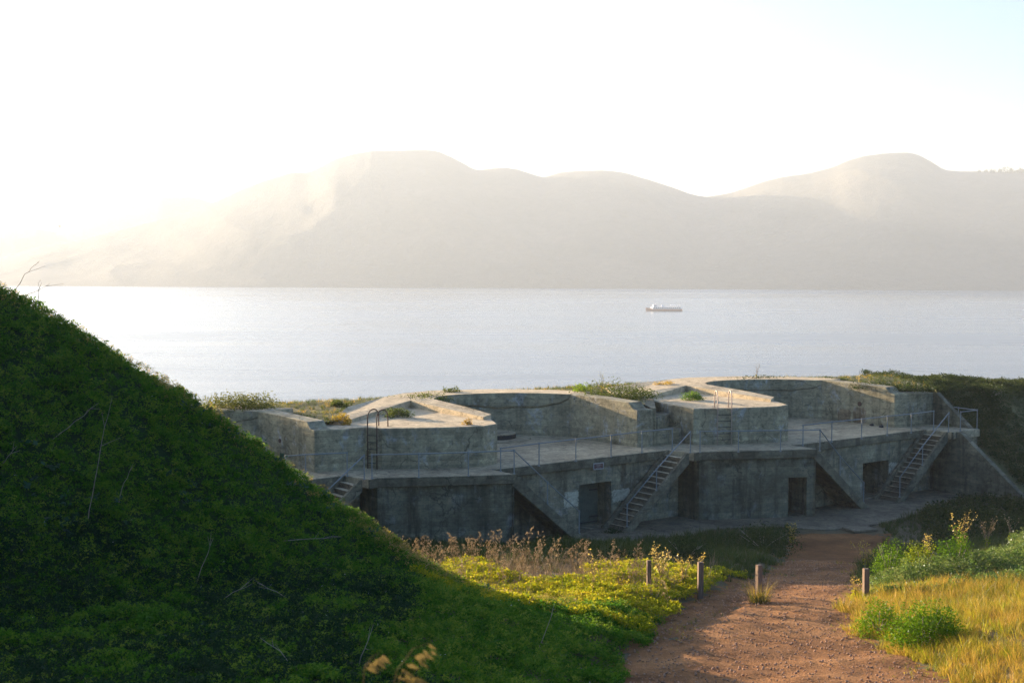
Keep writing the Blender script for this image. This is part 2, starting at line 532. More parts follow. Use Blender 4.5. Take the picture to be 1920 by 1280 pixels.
# ------------------------------------------------------------------ the setting: ground, path, sea, hills
xs = np.concatenate([np.arange(-70, -26, 2.0), np.arange(-26, 28, .3), np.arange(28, 72, 2.0)])
ys = np.concatenate([np.arange(-12, 18, 2.0), np.arange(18, 66, .3), np.arange(66, 92, 1.0)])
X, Y = np.meshgrid(xs, ys)
inpath = sstep(0, .4, X - np.interp(Y, YK, XL)) * sstep(0, .4, np.interp(Y, YK, XR) - X) * (1 - sstep(61, 63, Y))
struct(grid_obj('ground', X, Y, low_z(X, Y) - .09 * inpath, M['ground']))
mx = np.arange(-60, 6, .35); my = np.arange(10, 75, .35)
X, Y = np.meshgrid(mx, my)
Zm, Zl = mound_z(X, Y), low_z(X, Y)
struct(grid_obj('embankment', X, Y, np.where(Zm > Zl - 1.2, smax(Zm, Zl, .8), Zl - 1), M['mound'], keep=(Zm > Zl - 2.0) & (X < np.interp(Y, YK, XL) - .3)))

yy = np.concatenate([np.arange(-4, 22, 2.0), np.arange(22, 63.5, .16)])
tt = np.linspace(0, 1, 56)
Yp, Tp = np.meshgrid(yy, tt, indexing='ij')
ragl = fbm(Yp * .9, Yp * 0 + 3.3, 21, 4) * 1.0; ragr = fbm(Yp * .9, Yp * 0 + 8.3, 22, 4) * .9
Xp = (np.interp(Yp, YK, XL) - .35 + ragl) * (1 - Tp) + (np.interp(Yp, YK, XR) + .35 + ragr) * Tp
Zp = low_z(Xp, Yp) + .012 + fbm(Xp * 1.4, Yp * 1.4, 31, 4) * .10 + fbm(Xp * 6, Yp * 6, 37, 2) * .035
Zp -= .10 * np.exp(-((Xp - (4.9 + (Yp - 37) * .42 + fbm(Yp * .7, Yp * 0, 6, 2) * 1.2)) / .28) ** 2) * sstep(32, 35, Yp) * (1 - sstep(41, 44, Yp))
struct(grid_obj('path', Xp, Yp, Zp, M['path']))

pv = [(940, 1042), (1050, 1030), (1112, 1024), (1200, 1012), (1290, 1004), (1345, 990), (1400, 988), (1480, 988), (1545, 993), (1625, 986), (1700, 968), (1765, 952), (1800, 938)]
front = [P(a, b, .03) for a, b in pv]
mbp = MB()
poly = [(p.x, p.y) for p in front] + [(27, 76), (22, 78), (8, 70.5), (-3, 63.5)]
mbp.prism(poly, -.25, .04)
struct(mbp.build('pavement', M['pavement'], None, .02))

xs = np.concatenate([np.arange(-120, -30, 4.0), np.arange(-30, 46, .25), np.arange(46, 130, 4.0)])
ys = np.concatenate([np.arange(44, 98, .25), np.arange(98, 260, 4.0)])
X, Y = np.meshgrid(xs, ys)
Zb = berm_z(X, Y)
keep = np.ones_like(X, bool)
low_poly = []
for i in (-1, 0, 1):
    ox, oy = i * DX, i * DY
    first = ((-7.7, 62.0), (-7.6, 63.2), (-7.0, 66.0)) if i < 1 else ((-7.75, 61.0), (-7.9, 64.8), (-7.4, 66.4))
    low_poly += [(ox + a, oy + b) for a, b in first + ((-5.5, 70.0), (-3.6, 72.6), (-1.1, 73.3), (1.2, 73.1), (3.25, 71.6), (5.9, 68.75))]
low_poly = [(-22.6, 30), (-22.6, 55.2)] + low_poly + [(20.9, 76.4), (22.55, 77.3), (23.05, 76.6), (23.4, 73.9), (26.25, 70.25), (28, 68), (28, 30)]
def inside(X, Y, poly):
    r = np.zeros(X.shape, bool); n = len(poly)
    for i in range(n):
        x1, y1 = poly[i]; x2, y2 = poly[(i + 1) % n]
        c = ((y1 > Y) != (y2 > Y)) & (X < (x2 - x1) * (Y - y1) / (y2 - y1 + 1e-12) + x1)
        r ^= c
    return r
keep &= ~inside(X, Y, low_poly)
keep &= (Zb > -66) & ~((Zb < -1.5) & (Y < front_axis(X) + 2))
struct(grid_obj('berm', X, Y, Zb, M['berm'], keep=keep))

sx = np.linspace(-6000, 6000, 61); sy = np.concatenate([np.linspace(60, 500, 20), np.linspace(600, 7800, 40)])
X, Y = np.meshgrid(sx, sy)
struct(grid_obj('sea', X, Y, np.full_like(X, SEA_Z), M['water']))

def hills(name, sil, d_shore, d_ridge, seed, spur, spurs=()):
    pxs = np.arange(sil[0][0], sil[-1][0] + 1, 5.0)
    pys = np.interp(pxs, [s[0] for s in sil], [s[1] for s in sil])
    k = np.array([1, 2, 3, 2, 1]) / 9.0
    pys[2:-2] = np.convolve(pys, k, 'valid')
    pys = pys + fbm(pxs * .03, pxs * 0, seed, 4) * 2.5
    ds = np.interp(pxs, [0, 960, 1920], d_shore); dr = np.interp(pxs, [0, 960, 1920], d_ridge)
    T = np.concatenate([np.linspace(-.02, 1, 70), np.linspace(1.03, 1.6, 14)])
    px, t = np.meshgrid(pxs, T)
    dist = ds + (dr - ds) * t
    beta = np.arctan((640 - pys) / FPX) - PITCH            # elevation of the ridge (centre column form)
    cxr = (px - 960) / FPX
    den = math.cos(PITCH) + (640 - pys) / FPX * math.sin(PITCH)
    zr = CAM_Z + dr * (-math.sin(PITCH) + (640 - pys) / FPX * math.cos(PITCH)) / den
    tt = np.clip(t, 0, 1)
    prof = tt ** 1.25 * .55 + (1 - (1 - tt) ** 1.6) * .45
    prof = np.where(t > 1, 1 - (t - 1) * 1.6, prof)
    prof = np.where(t < 0, -.02, prof)
    Xh = cxr / den * dist; Yh = dist
    rn = 1 - np.abs(2 * vnoise(Xh * .0032 + Yh * .0011, Yh * .0007 - Xh * .0006, seed) - 1)
    rn2 = 1 - np.abs(2 * vnoise(Xh * .008 + Yh * .004, Yh * .003 - Xh * .002, seed + 5) - 1)
    w = np.clip(t, 0, 1) * np.clip(1 - t, 0, 1) * 4
    rn3 = fbm(Xh * .02, Yh * .008, seed + 9, 4)
    bump = w * (spur * (rn - .6) + spur * .35 * (rn2 - .6) + spur * .16 * rn3)
    for (x0, y0, x1, y1, hgt, wid) in spurs:                # spur crests given from photo pixels
        ax = np.array([x0, y0]); bx = np.array([x1, y1])
        pyv = 640 - (np.arctan2(0, 1) + 0)
        u = np.clip((t - y0) / (y1 - y0), 0, 1)
        xc = x0 + (x1 - x0) * u
        on = sstep(min(y0, y1) - .1, min(y0, y1) + .05, t) * (1 - sstep(max(y0, y1) - .14, max(y0, y1) - .01, t))
        dd = (px - xc) / wid
        bump = bump + on * hgt * (.6 + .8 * vnoise(Xh * .01, Yh * .006, seed + 3)) * np.exp(-np.abs(dd) ** 1.3)
    Zh = SEA_Z + (zr - SEA_Z) * prof + bump
    Zh = np.where(t < 0, SEA_Z - 3, np.maximum(Zh, SEA_Z - 3 + 0 * Zh))
    return struct(grid_obj(name, Xh, Yh, Zh, M['hill']))

main_sil = [(-700, 700), (-300, 560), (0, 486), (70, 462), (130, 454), (230, 430), (330, 404), (400, 381), (440, 362), (480, 345), (510, 335), (545, 324), (580, 324), (600, 314), (625, 300), (660, 290), (692, 284),
            (740, 283), (800, 281), (825, 285), (850, 297), (872, 309), (892, 319), (920, 316), (945, 314), (970, 318), (1000, 328), (1020, 333), (1050, 323), (1090, 320), (1130, 319),
            (1170, 324), (1210, 335), (1260, 352), (1300, 365), (1325, 370), (1370, 362), (1420, 345), (1460, 334), (1520, 325), (1560, 314), (1590, 302), (1620, 293), (1660, 288),
            (1700, 286), (1720, 289), (1745, 302), (1770, 319), (1800, 321), (1850, 322), (1890, 323), (1920, 322), (2000, 318), (2200, 335), (2600, 390)]
hills('headland', main_sil, (3000, 2830, 2660), (3900, 3800, 3500), 40, 30,
      [])
hills('middle_ridge', [(-700, 520), (-200, 440), (0, 433), (70, 431), (105, 436), (180, 412), (240, 390), (300, 371), (360, 370), (400, 381), (480, 400), (640, 470)], (4200, 4200, 4200), (4900, 4900, 4900), 60, 30)
hills('far_ridge', [(-700, 420), (-200, 392), (0, 379), (60, 369), (95, 356), (140, 354), (180, 358), (250, 355), (300, 358), (350, 351), (420, 347), (480, 341), (540, 334), (640, 330), (900, 360)], (5600, 5600, 5600), (6700, 6700, 6700), 80, 30)

# ------------------------------------------------------------------ the gun battery
ZD = 3.3
battery = thing('gun_battery', 'long abandoned concrete gun battery with stairs, decks and parapets above the sea', 'gun battery', (0, 60, 0))
part = lambda mb, name, mat, bevel=.015: mb.build(name, mat, battery, bevel)

def off(pts, i):
    return [(p[0] + i * DX, p[1] + i * DY) for p in pts]

L0, R0, RI = (-5.6, 58.65), (.1, 59.6), (-.86, 60.83)
T2, T2O, N0 = (7.32, 66.88), (8.5, 65.87), (8.8, 66.35)
AX = np.array(T2) - np.array(RI); AX = AX / np.hypot(*AX)           # along a recess wall
AXN = np.array([AX[1], -AX[0]])                               # out of the wall, to the front

def hit_wall(px, py, p0, p1):
    d = PD(px, py, 1.0) - Vector((0, 0, CAM_Z))
    p0 = np.array(p0); dv = np.array(p1) - p0; dv = dv / np.hypot(*dv)
    A = np.array([[d.x, -dv[0]], [d.y, -dv[1]]])
    t, s = np.linalg.solve(A, p0)
    return s, CAM_Z + d.z * t

def wall_strip(mb, p0, p1, z0, z1, openings=(), back=True):
    p0 = np.array(p0, float); p1 = np.array(p1, float)
    ln = np.hypot(*(p1 - p0)); dv = (p1 - p0) / ln; inn = np.array([-dv[1], dv[0]])
    def q(s, z, dep=0.0): 
        p = p0 + dv * s + inn * dep
        return (p[0], p[1], z)
    cur = 0.0
    for (s0, s1, a, b, dep) in openings:
        mb.add([q(cur, z0), q(s0, z0), q(s0, z1), q(cur, z1)], [(0, 1, 2, 3)])
        mb.add([q(s0, b), q(s1, b), q(s1, z1), q(s0, z1)], [(0, 1, 2, 3)])
        if a > z0 + .01: mb.add([q(s0, z0), q(s1, z0), q(s1, a), q(s0, a)], [(0, 1, 2, 3)])
        mb.add([q(s0, a), q(s0, a, dep), q(s0, b, dep), q(s0, b)], [(0, 1, 2, 3)])
        mb.add([q(s1, a, dep), q(s1, a), q(s1, b), q(s1, b, dep)], [(0, 1, 2, 3)])
        mb.add([q(s0, b), q(s0, b, dep), q(s1, b, dep), q(s1, b)], [(0, 1, 2, 3)])
        mb.add([q(s0, a), q(s1, a), q(s1, a, dep), q(s0, a, dep)], [(0, 1, 2, 3)])
        if back: mb.add([q(s0, a, dep), q(s1, a, dep), q(s1, b, dep), q(s0, b, dep)], [(0, 1, 2, 3)])
        cur = s1
    mb.add([q(cur, z0), q(ln, z0), q(ln, z1), q(cur, z1)], [(0, 1, 2, 3)])
    return mb

def shift(p, d, v):
    return (p[0] + v[0] * d, p[1] + v[1] * d)

def staircase(top, dv, wdir, label=None, n=15, rise=ZD, run=3.85, width=1.5):
    """top: inner (wall side) end of the top nosing; dv: plan direction down; wdir: from wall to outer side"""
    dv = np.array(dv) / np.hypot(*dv); wdir = np.array(wdir) / np.hypot(*wdir)
    st = mesh = None
    sw = .17
    r, tr = rise / n, run / n
    slab = MB()                                               # sloping soffit slab between the stringers
    def pt(s, w, z): 
        p = np.array(top) + dv * s + wdir * w
        return (p[0], p[1], z)
    a = [pt(.02, sw, rise - .26), pt(run, sw, .0 - .02), pt(run - .34, sw, -.02), pt(.02, sw, rise - .52)]
    b = [pt(.02, width - sw, rise - .26), pt(run, width - sw, -.02), pt(run - .34, width - sw, -.02), pt(.02, width - sw, rise - .52)]
    slab.add(a + b, [(0, 1, 2, 3), (7, 6, 5, 4), (0, 4, 5, 1), (1, 5, 6, 2), (2, 6, 7, 3), (3, 7, 4, 0)])
    st = slab.build('staircase', M['shaded_riser'], battery)
    if label: st['label'] = label
    for w0 in (0.0, width - sw):
        m = MB()
        up = .10 if w0 == 0 else .02
        prof = [(-.04, rise + .012), (.06, rise + .012), (run + .06, .08 + up), (run + .20, .04 + up), (run + .20, -.05), (run - .34, -.05), (-.04, rise - .50)]
        v = [pt(s, w0, z) for s, z in prof] + [pt(s, w0 + sw, z) for s, z in prof]
        k = len(prof)
        f = [tuple(range(k)), tuple(range(2 * k - 1, k - 1, -1))] + [(i, i + k, (i + 1) % k + k, (i + 1) % k) for i in range(k)]
        m.add(v, f)
        m.build('stringer', M['edge'], st, .02)
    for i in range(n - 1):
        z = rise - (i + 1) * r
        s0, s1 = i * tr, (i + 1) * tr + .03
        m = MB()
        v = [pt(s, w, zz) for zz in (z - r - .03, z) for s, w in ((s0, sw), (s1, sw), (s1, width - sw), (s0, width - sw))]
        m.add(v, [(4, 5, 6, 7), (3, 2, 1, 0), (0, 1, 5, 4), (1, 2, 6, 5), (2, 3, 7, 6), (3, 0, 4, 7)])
        o = m.build('step', M['shaded_riser'], st, .012)
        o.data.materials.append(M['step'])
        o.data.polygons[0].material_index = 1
    return st

for i in (-1, 0, 1):
    # deck slab with its projecting edge
    dk = off([L0, (-2.7, 59.05), R0, RI, T2, T2O, N0], i)
    if i == 1:
        dk = off([L0, (-2.7, 59.05), R0, RI, T2, T2O], 1) + [(24.75, 74.75), (24.1, 75.75), (23.0, 77.2), (20, 83)]
        dk += [(N0[0] + DX - 6.5, N0[1] + DY + 13), (L0[0] + DX - 2, L0[1] + DY + 15)]
    else:
        dk = dk + [(N0[0] + i * DX - 2, N0[1] + i * DY + 15), (L0[0] + i * DX - 2, L0[1] + i * DY + 15)]
    part(MB().prism(dk, ZD - .40, ZD), 'deck', M['deck'], .03)
    # edge band below the deck lip, streaked and darker than the walking surface
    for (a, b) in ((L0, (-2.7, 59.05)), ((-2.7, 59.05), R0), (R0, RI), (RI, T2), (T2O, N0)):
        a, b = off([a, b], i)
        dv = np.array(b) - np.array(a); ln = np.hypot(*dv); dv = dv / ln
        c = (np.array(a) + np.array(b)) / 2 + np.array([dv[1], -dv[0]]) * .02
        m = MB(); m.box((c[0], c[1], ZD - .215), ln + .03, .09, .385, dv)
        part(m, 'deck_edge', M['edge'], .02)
    # lower walls
    ins = .07
    a, b = off([L0, R0], i)
    a2 = shift(a, ins, (-.16, .98)); b2 = shift(b, ins, (-.16, .98))
    op = []
    if i == 1:
        s0, zt = hit_wall(1478, 895, a2, b2); s1, _ = hit_wall(1513, 895, a2, b2)
        op = [(s0, s1, .05, zt, 1.7)]
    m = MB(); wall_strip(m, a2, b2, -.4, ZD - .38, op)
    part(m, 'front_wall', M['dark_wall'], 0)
    if op:
        m = MB(); 
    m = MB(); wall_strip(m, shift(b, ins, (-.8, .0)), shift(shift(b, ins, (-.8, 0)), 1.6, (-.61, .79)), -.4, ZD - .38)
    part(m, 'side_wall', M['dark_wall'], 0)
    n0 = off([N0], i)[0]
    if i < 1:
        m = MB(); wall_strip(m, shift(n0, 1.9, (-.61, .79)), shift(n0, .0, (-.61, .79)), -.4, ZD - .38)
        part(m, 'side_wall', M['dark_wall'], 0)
    r0, t2 = off([RI, T2], i)
    w0 = shift(shift(r0, .09, -AXN), -.9, AX); w1 = shift(shift(t2, .09, -AXN), 1.6 if i < 1 else 1.7, AX)
    op = []
    if i == 0:
        s0, zt = hit_wall(1086, 911, w0, w1); s1, zt2 = hit_wall(1146, 899, w0, w1)
        op = [(s0, s1, .06, (zt + zt2) / 2, .95)]
    elif i == 1:
        s0, zt = hit_wall(1618, 868, w0, w1); s1, zt2 = hit_wall(1666, 862, w0, w1)
        op = [(s0, s1, .05, (zt + zt2) / 2, 1.8)]
    else:
        op = [(4.6, 6.1, .05, 2.1, 1.2)]
    m = MB(); wall_strip(m, w0, w1, -.4, ZD - .38, op)
    part(m, 'recess_wall', M['wall'], 0)
    if i == 0:
        # steel door at the back of the reveal
        s0, s1, zb, zt, dep = op[0]
        dv = np.array(AX); inn = -np.array(AXN)
        def dp(s, e): 
            p = np.array(w0) + dv * s + inn * e
            return (p[0], p[1])
        m = MB()
        c = dp((s0 + s1) / 2, dep - .06)
        m.box((c[0], c[1], (zb + zt) / 2 - .05), (s1 - s0) * .92, .05, zt - zb - .12, dv)
        door = m.build('door', M['door'], battery, .008)
        m = MB()
        c = dp(s0 + .38, dep - .13); m.box((c[0], c[1], zb + 1.05), .34, .05, .07, dv)
        c = dp(s0 + .28, dep - .14); m.box((c[0], c[1], zb + 1.02), .07, .07, .16, dv)
        m.build('handle', M['darkiron'], door, .004)
        for hz in (.35, 1.6):
            m = MB(); c = dp(s1 - .35, dep - .10); m.box((c[0], c[1], zb + hz), .5, .03, .06, dv)
            m.build('hinge', M['darkiron'], door, .004)
        for zz in (zb + .1, zt - .16):
            m = MB(); c = dp((s0 + s1) / 2, dep - .10); m.box((c[0], c[1], zz), (s1 - s0) * .9, .03, .05, dv)
            m.build('door_rail', M['darkiron'], door, .004)
    # white over-painted squares on the wall
    pats = {0: [(1058, 922, 1084, 951), (1148, 919, 1180, 941)], 1: [(1667, 868, 1692, 888)], -1: []}[i]
    for (xa, ya, xb, yb) in pats:
        sa, za = hit_wall(xa, ya, w0, w1); sb, _ = hit_wall(xb, ya, w0, w1); _, zc = hit_wall(xa, yb, w0, w1)
        n = 18
        pts = []
        for k in range(4 * n):
            e, u = divmod(k, n); u /= n
            s_, z_ = [(sa + (sb - sa) * u, zc), (sb, zc + (za - zc) * u), (sb + (sa - sb) * u, za), (sa, za + (zc - za) * u)][e]
            s_ += random.uniform(-.05, .05); z_ += random.uniform(-.05, .05) - (.0 if e != 2 else 0)
            p = np.array(w0) + AX * s_ + AXN * .004
            pts.append((p[0], p[1], z_))
        mesh_obj('paint_patch', pts, [tuple(range(len(pts)))], M['whitepaint'], battery)
    # stairs: one falls away beside the block, the other comes down towards it
    staircase(shift(off([RI], i)[0], .02, AXN), AX, AXN)
    staircase(off([T2], i)[0], -AX, AXN)

# end of the deck: block under the landing and the two sloping wing walls
m = MB(); m.prism([(23.62, 74.08), (24.66, 74.86), (24.0, 75.75), (23.3, 75.2)], 1.6, ZD - .41); part(m, 'landing_block', M['wall'], .02)
W = np.array([.61, -.79]); W = W / np.hypot(*W); WN = np.array([-W[1], W[0]])
def wing(p0, s_z, name, th=.36):
    p0 = np.array(p0)
    top, bot = [], []
    v = []
    for side in (0, th):
        for s, z in s_z:
            p = p0 + W * s + WN * side
            v.append((p[0], p[1], z))
    k = len(s_z)
    f = [tuple(range(k)), tuple(range(2 * k - 1, k - 1, -1))] + [(i, (i + 1) % k, (i + 1) % k + k, i + k) for i in range(k)]
    m = MB(); m.add(v, f); return part(m, name, M['edge'], .02)
wing((22.85, 76.75), [(-.3, 5.02), (.15, 5.02), (2.25, 3.32), (2.25, 2.95), (-.3, 2.95)], 'wing_wall')
wing((23.15, 73.75), [(-1.3, 2.88), (.0, 2.88), (.02, 3.26), (.30, 3.22), (4.6, -.10), (4.6, -.6), (-1.3, -.6)], 'wing_wall')

# ------------------------------------------------------------------ upper works
E, E2, C = (6.0, 67.75), (6.8, 68.1), (2.95, 71.55)
ARC = [(-.95, 64.9), (-3.8, 69.15), (-3.85, 69.8), (-3.65, 70.5), (-3.2, 71.15), (-2.3, 71.75), (-1.1, 72.15), (0.1, 72.3), (1.5, 72.1), C]
ROOF = 5.06
for i in (-1, 0, 1):
    O = lambda pts: off(pts, i)
    # roof of the loading block with its front faces
    roof = O([(-8.25, 62.6), (-8.25, 60.75), (-7.65, 60.4), (-6.4, 61.35), (-5.6, 60.9), (-3.4, 61.15), (-1.25, 61.7), (-.65, 62.6), (-.95, 64.4), (-4.6, 69.3), (-6.6, 67.4)])
    if i == 1:   # the niche between this block and the cross wall beside it is deeper
        roof = O([(-8.0, 63.6), (-7.3, 64.6), (-6.9, 63.6), (-5.6, 60.9), (-3.4, 61.2), (-1.25, 61.9), (-.65, 62.7), (-.95, 64.4), (-4.6, 69.3), (-6.6, 67.4)])
    part(MB().prism(roof, ZD - .1, ROOF), 'loading_block', M['pit'], .03)
    part(MB().prism([(p[0], p[1]) for p in off([(-8.2, 62.55), (-8.2, 60.8), (-7.62, 60.47), (-6.4, 61.42), (-5.57, 60.97), (-3.4, 61.22), (-1.28, 61.77), (-.7, 62.62), (-.98, 64.4), (-4.6, 69.2), (-6.6, 67.4)], i)]
                    if i < 1 else O([(-7.95, 63.65), (-7.3, 64.5), (-6.85, 63.6), (-5.55, 60.97), (-3.4, 61.27), (-1.3, 61.97), (-.72, 62.75), (-1.0, 64.4), (-4.6, 69.2), (-6.6, 67.4)]), ROOF - .02, ROOF + .006), 'roof_surface', M['roof'], 0)
    # raised parapet slab round the pit: inner face with its crack, then the top
    arc = [np.array(p) for p in O(ARC)]
    seg = [0]
    for a, b in zip(arc[:-1], arc[1:]): seg.append(seg[-1] + np.hypot(*(b - a)))
    def along(s):
        return np.array([np.interp(s, seg, [p[0] for p in arc]), np.interp(s, seg, [p[1] for p in arc])])
    ztop = lambda s: np.interp(s, [0, 2.0, seg[1], seg[-1]], [5.22, 5.36, 5.47, 5.47])
    S = np.concatenate([np.linspace(0, seg[1], 8)[:-1], np.linspace(seg[1], seg[-1], 64)])
    def crack(s):
        u = (s - seg[1]) / (seg[-1] - seg[1])
        if i == 0:
            z = np.interp(u, [0, .15, .35, .55, .78, .93, 1.0], [5.24, 5.02, 4.88, 4.70, 4.72, 4.95, 5.3]); wd = .05 * np.interp(u, [0, .12, .2, 1], [.25, .6, 1, 1])
        else:
            z = np.interp(u, [0, .2, .4, .6, .8, .95, 1.0], [5.2, 5.0, 4.93, 4.86, 4.84, 5.05, 5.25]); wd = .022
        return z + float(fbm(s * 1.3, .5 + i, 50, 4)) * .16, wd
    rows = []
    for s in S:
        p = along(s); d = along(min(s + .05, seg[-1])) - along(max(s - .05, 0)); d = d / np.hypot(*d); inn = np.array([-d[1], d[0]])
        # arc runs clockwise seen from above: the solid lies to its left
        zc, wd = crack(s)
        if s < seg[1]: wd = 0.0; zc = 4.6
        hi, lo = zc + wd, zc - wd
        prow = [(0, ztop(s)), (0, hi), (.14 if wd else 0, hi - .01), (.14 if wd else 0, lo + .01), (.015 if wd else 0, lo), (.0, ZD - .1)]
        rows.append([(p[0] + inn[0] * e, p[1] + inn[1] * e, z) for e, z in prow])
    v = [q for r_ in rows for q in r_]; k = 6
    f = [(a * k + b, a * k + b + 1, (a + 1) * k + b + 1, (a + 1) * k + b) for a in range(len(rows) - 1) for b in range(k - 1)]
    m = MB(); m.add(v, f)
    part(m, 'parapet_face', M['pit'], 0)
    # cap: inner edge = arc, outer edge behind it
    inner = [along(s) for s in S]; zi = [float(ztop(s)) for s in S]
    outer = O([(4.3, 73.0), (2.0, 74.6), (-1.1, 75.2), (-4.2, 74.2), (-5.6, 72.6)] + ([(-6.4, 70.6), (-7.7, 66.4), (-8.0, 63.3), (-7.2, 63.1)] if i < 1 else [(-7.2, 70.8), (-9.4, 68.0), (-9.0, 65.2), (-7.2, 65.6)]) + [(-4.95, 69.1), (-1.3, 63.95)])
    zo = [5.45, 5.4, 5.38, 5.40, 5.42, 5.42, 5.40, 5.24, 5.20, 5.42, 5.20]
    pts = [(p[0], p[1], z) for p, z in zip(inner, zi)] + [(p[0], p[1], z) for p, z in zip(outer, zo)]
    nb = len(pts)
    low = [(p[0], p[1], 4.4) for p in pts]
    ni = len(inner)
    f = [tuple(range(nb))[::-1]]
    f += [(a, (a + 1) % nb, (a + 1) % nb + nb, a + nb) for a in range(ni - 1, nb)]
    m = MB(); m.add(pts + low, f)
    cap = part(m, 'parapet_slab', M['roof'], 0)
    # cross wall from the pit corner to the front
    c, e, e2 = O([C, E, E2])
    dv = np.array(e) - np.array(c); ln = np.hypot(*dv); dv = dv / ln; nr = np.array([-dv[1], dv[0]]) * 1.0     # to the right / back
    th = .85
    prof = [(-.25, 5.475), (0, 5.475), (ln * .5, 5.455), (ln - .62, 5.40), (ln - .30, 5.12), (ln, 5.08)]
    v = []
    for sd in (0, th):
        for s, z in prof:
            p = np.array(c) + dv * s + nr * sd
            if sd and s > ln - .1: p = np.array(e2)
            v.append((p[0], p[1], z))
    for sd in (0, th):
        for s, z in prof:
            p = np.array(c) + dv * s + nr * sd
            if sd and s > ln - .1: p = np.array(e2)
            v.append((p[0], p[1], ZD - .1))
    k = len(prof)
    f = []
    for a in range(k - 1):
        f += [(a, a + 1, k + a + 1, k + a), (a, 2 * k + a, 2 * k + a + 1, a + 1), (k + a + 1, 3 * k + a + 1, 3 * k + a, k + a)]
    f += [(0, k, 3 * k, 2 * k), (k - 1, 3 * k - 1, 4 * k - 1, 2 * k - 1)]
    m = MB(); m.add(v, f); part(m, 'cross_wall', M['pit'], .025)
    if i == 1:
        part(MB().prism(O([(-7.62, 60.75), (-7.45, 60.7), (-7.05, 65.7), (-7.6, 66.5), (-8.4, 65.2)]), ZD - .1, 5.12), 'niche_wall', M['wall'], .03)
    if i == 0:   # niche between the cross wall end and the next block: stepped back wall
        q0 = off([(-7.6, 60.4)], 1)[0]
        part(MB().prism([e2, (8.35, 69.4), (7.4, 72.4), (6.3, 70.0)], ZD - .1, 4.0), 'niche_step', M['wall'], .03)
        part(MB().prism([shift(e2, .5, (.1, .99)), (7.95, 70.6), (7.5, 72.4), (6.2, 70.6)], ZD - .1, 4.6), 'niche_step', M['wall'], .03)
    if i == 1:   # wall that closes the battery on the right
        a, b = np.array(e2), np.array((22.85, 76.75))
        part(MB().prism([tuple(a), tuple(b), tuple(b + (-.4, 1.2)), tuple(a + (-.55, .9))], ZD - .1, [5.08, 5.03, 5.03, 5.1]), 'end_wall', M['wall'], .03)

# small fixtures on the walls
def wall_disc(px, py, p0, p1, r, name, mat, dep=.03):
    s, z = hit_wall(px, py, p0, p1)
    p0 = np.array(p0); dv = np.array(p1) - p0; dv = dv / np.hypot(*dv); n = np.array([dv[1], -dv[0]])
    p = p0 + dv * s
    m = MB()
    m.tube([(p[0] - n[0] * .02, p[1] - n[1] * .02, z), (p[0] + n[0] * dep, p[1] + n[1] * dep, z)], r, 14)
    part(m, name, mat, .008)
for i, (px, py, r) in {1: (1612, 757, .13), -1: (525, 826, .10)}.items():
    c, e = off([C, E], i)
    wall_disc(px, py, c, e, r, 'iron_ring', M['rust'])
c, e = off([C, E], 1)
for (xa, ya, xb, yb) in ((1571, 766, 1597, 792), (1600, 762, 1624, 795)):
    sa, za = hit_wall(xa, ya, c, e); sb, _ = hit_wall(xb, ya, c, e); _, zb = hit_wall(xa, yb, c, e)
    dv = np.array(e) - np.array(c); dv = dv / np.hypot(*dv); n = np.array([dv[1], -dv[0]])
    pts = []
    for k in range(48):
        a = 2 * math.pi * k / 48
        s_ = (sa + sb) / 2 + (sb - sa) / 2 * math.copysign(abs(math.cos(a)) ** .45, math.cos(a)) * random.uniform(.85, 1.1)
        z_ = (za + zb) / 2 + (za - zb) / 2 * math.copysign(abs(math.sin(a)) ** .45, math.sin(a)) * random.uniform(.85, 1.1)
        p = np.array(c) + dv * s_ + n * .005
        pts.append((p[0], p[1], z_))
    mesh_obj('rust_stain', pts, [tuple(range(48))], M['rusty_patch'], battery)

# ------------------------------------------------------------------ guard rails, ladders, plaque, gun mount
def rail_run(label, pts, zs, posts, group='pipe guard rails along the battery'):
    """pts: plan points with base height zs; posts: indices with a post"""
    base = Vector((pts[0][0], pts[0][1], zs[0]))
    t = thing('guard_rail', label, 'guard rail', base, group)
    H = 1.0
    m = MB(); m.tube([(p[0], p[1], z + H) for p, z in zip(pts, zs)], .027, 8)
    m.build('rail', M['galv'], t, 0, True)
    for k in posts:
        p, z = pts[k], zs[k]
        m = MB(); m.tube([(p[0], p[1], z - .01), (p[0], p[1], z + H)], .025, 8)
        m.tube([(p[0], p[1], z), (p[0], p[1], z + .03)], .06, 10)
        m.tube([(p[0], p[1], z + H - .06), (p[0], p[1], z + H + .04)], .038, 8)
        m.build('post', M['galv'], t)
    return t

def pdeck(px, py): 
    p = P(px, py, ZD); return (p.x, p.y)
def stair_rail_pts(i, kind):
    if kind == 1:   # falling to the right beside the block
        t = np.array(shift(off([RI], i)[0], 1.42, AXN)); d = AX
    else:
        t = np.array(shift(off([T2], i)[0], 1.42, AXN)); d = -AX
    run = 3.85
    out = []
    for s in (.12, run * .5, run * .96):
        p = t + d * s
        out.append(((p[0], p[1]), ZD + .02 - (ZD - .14) * s / run))
    return out

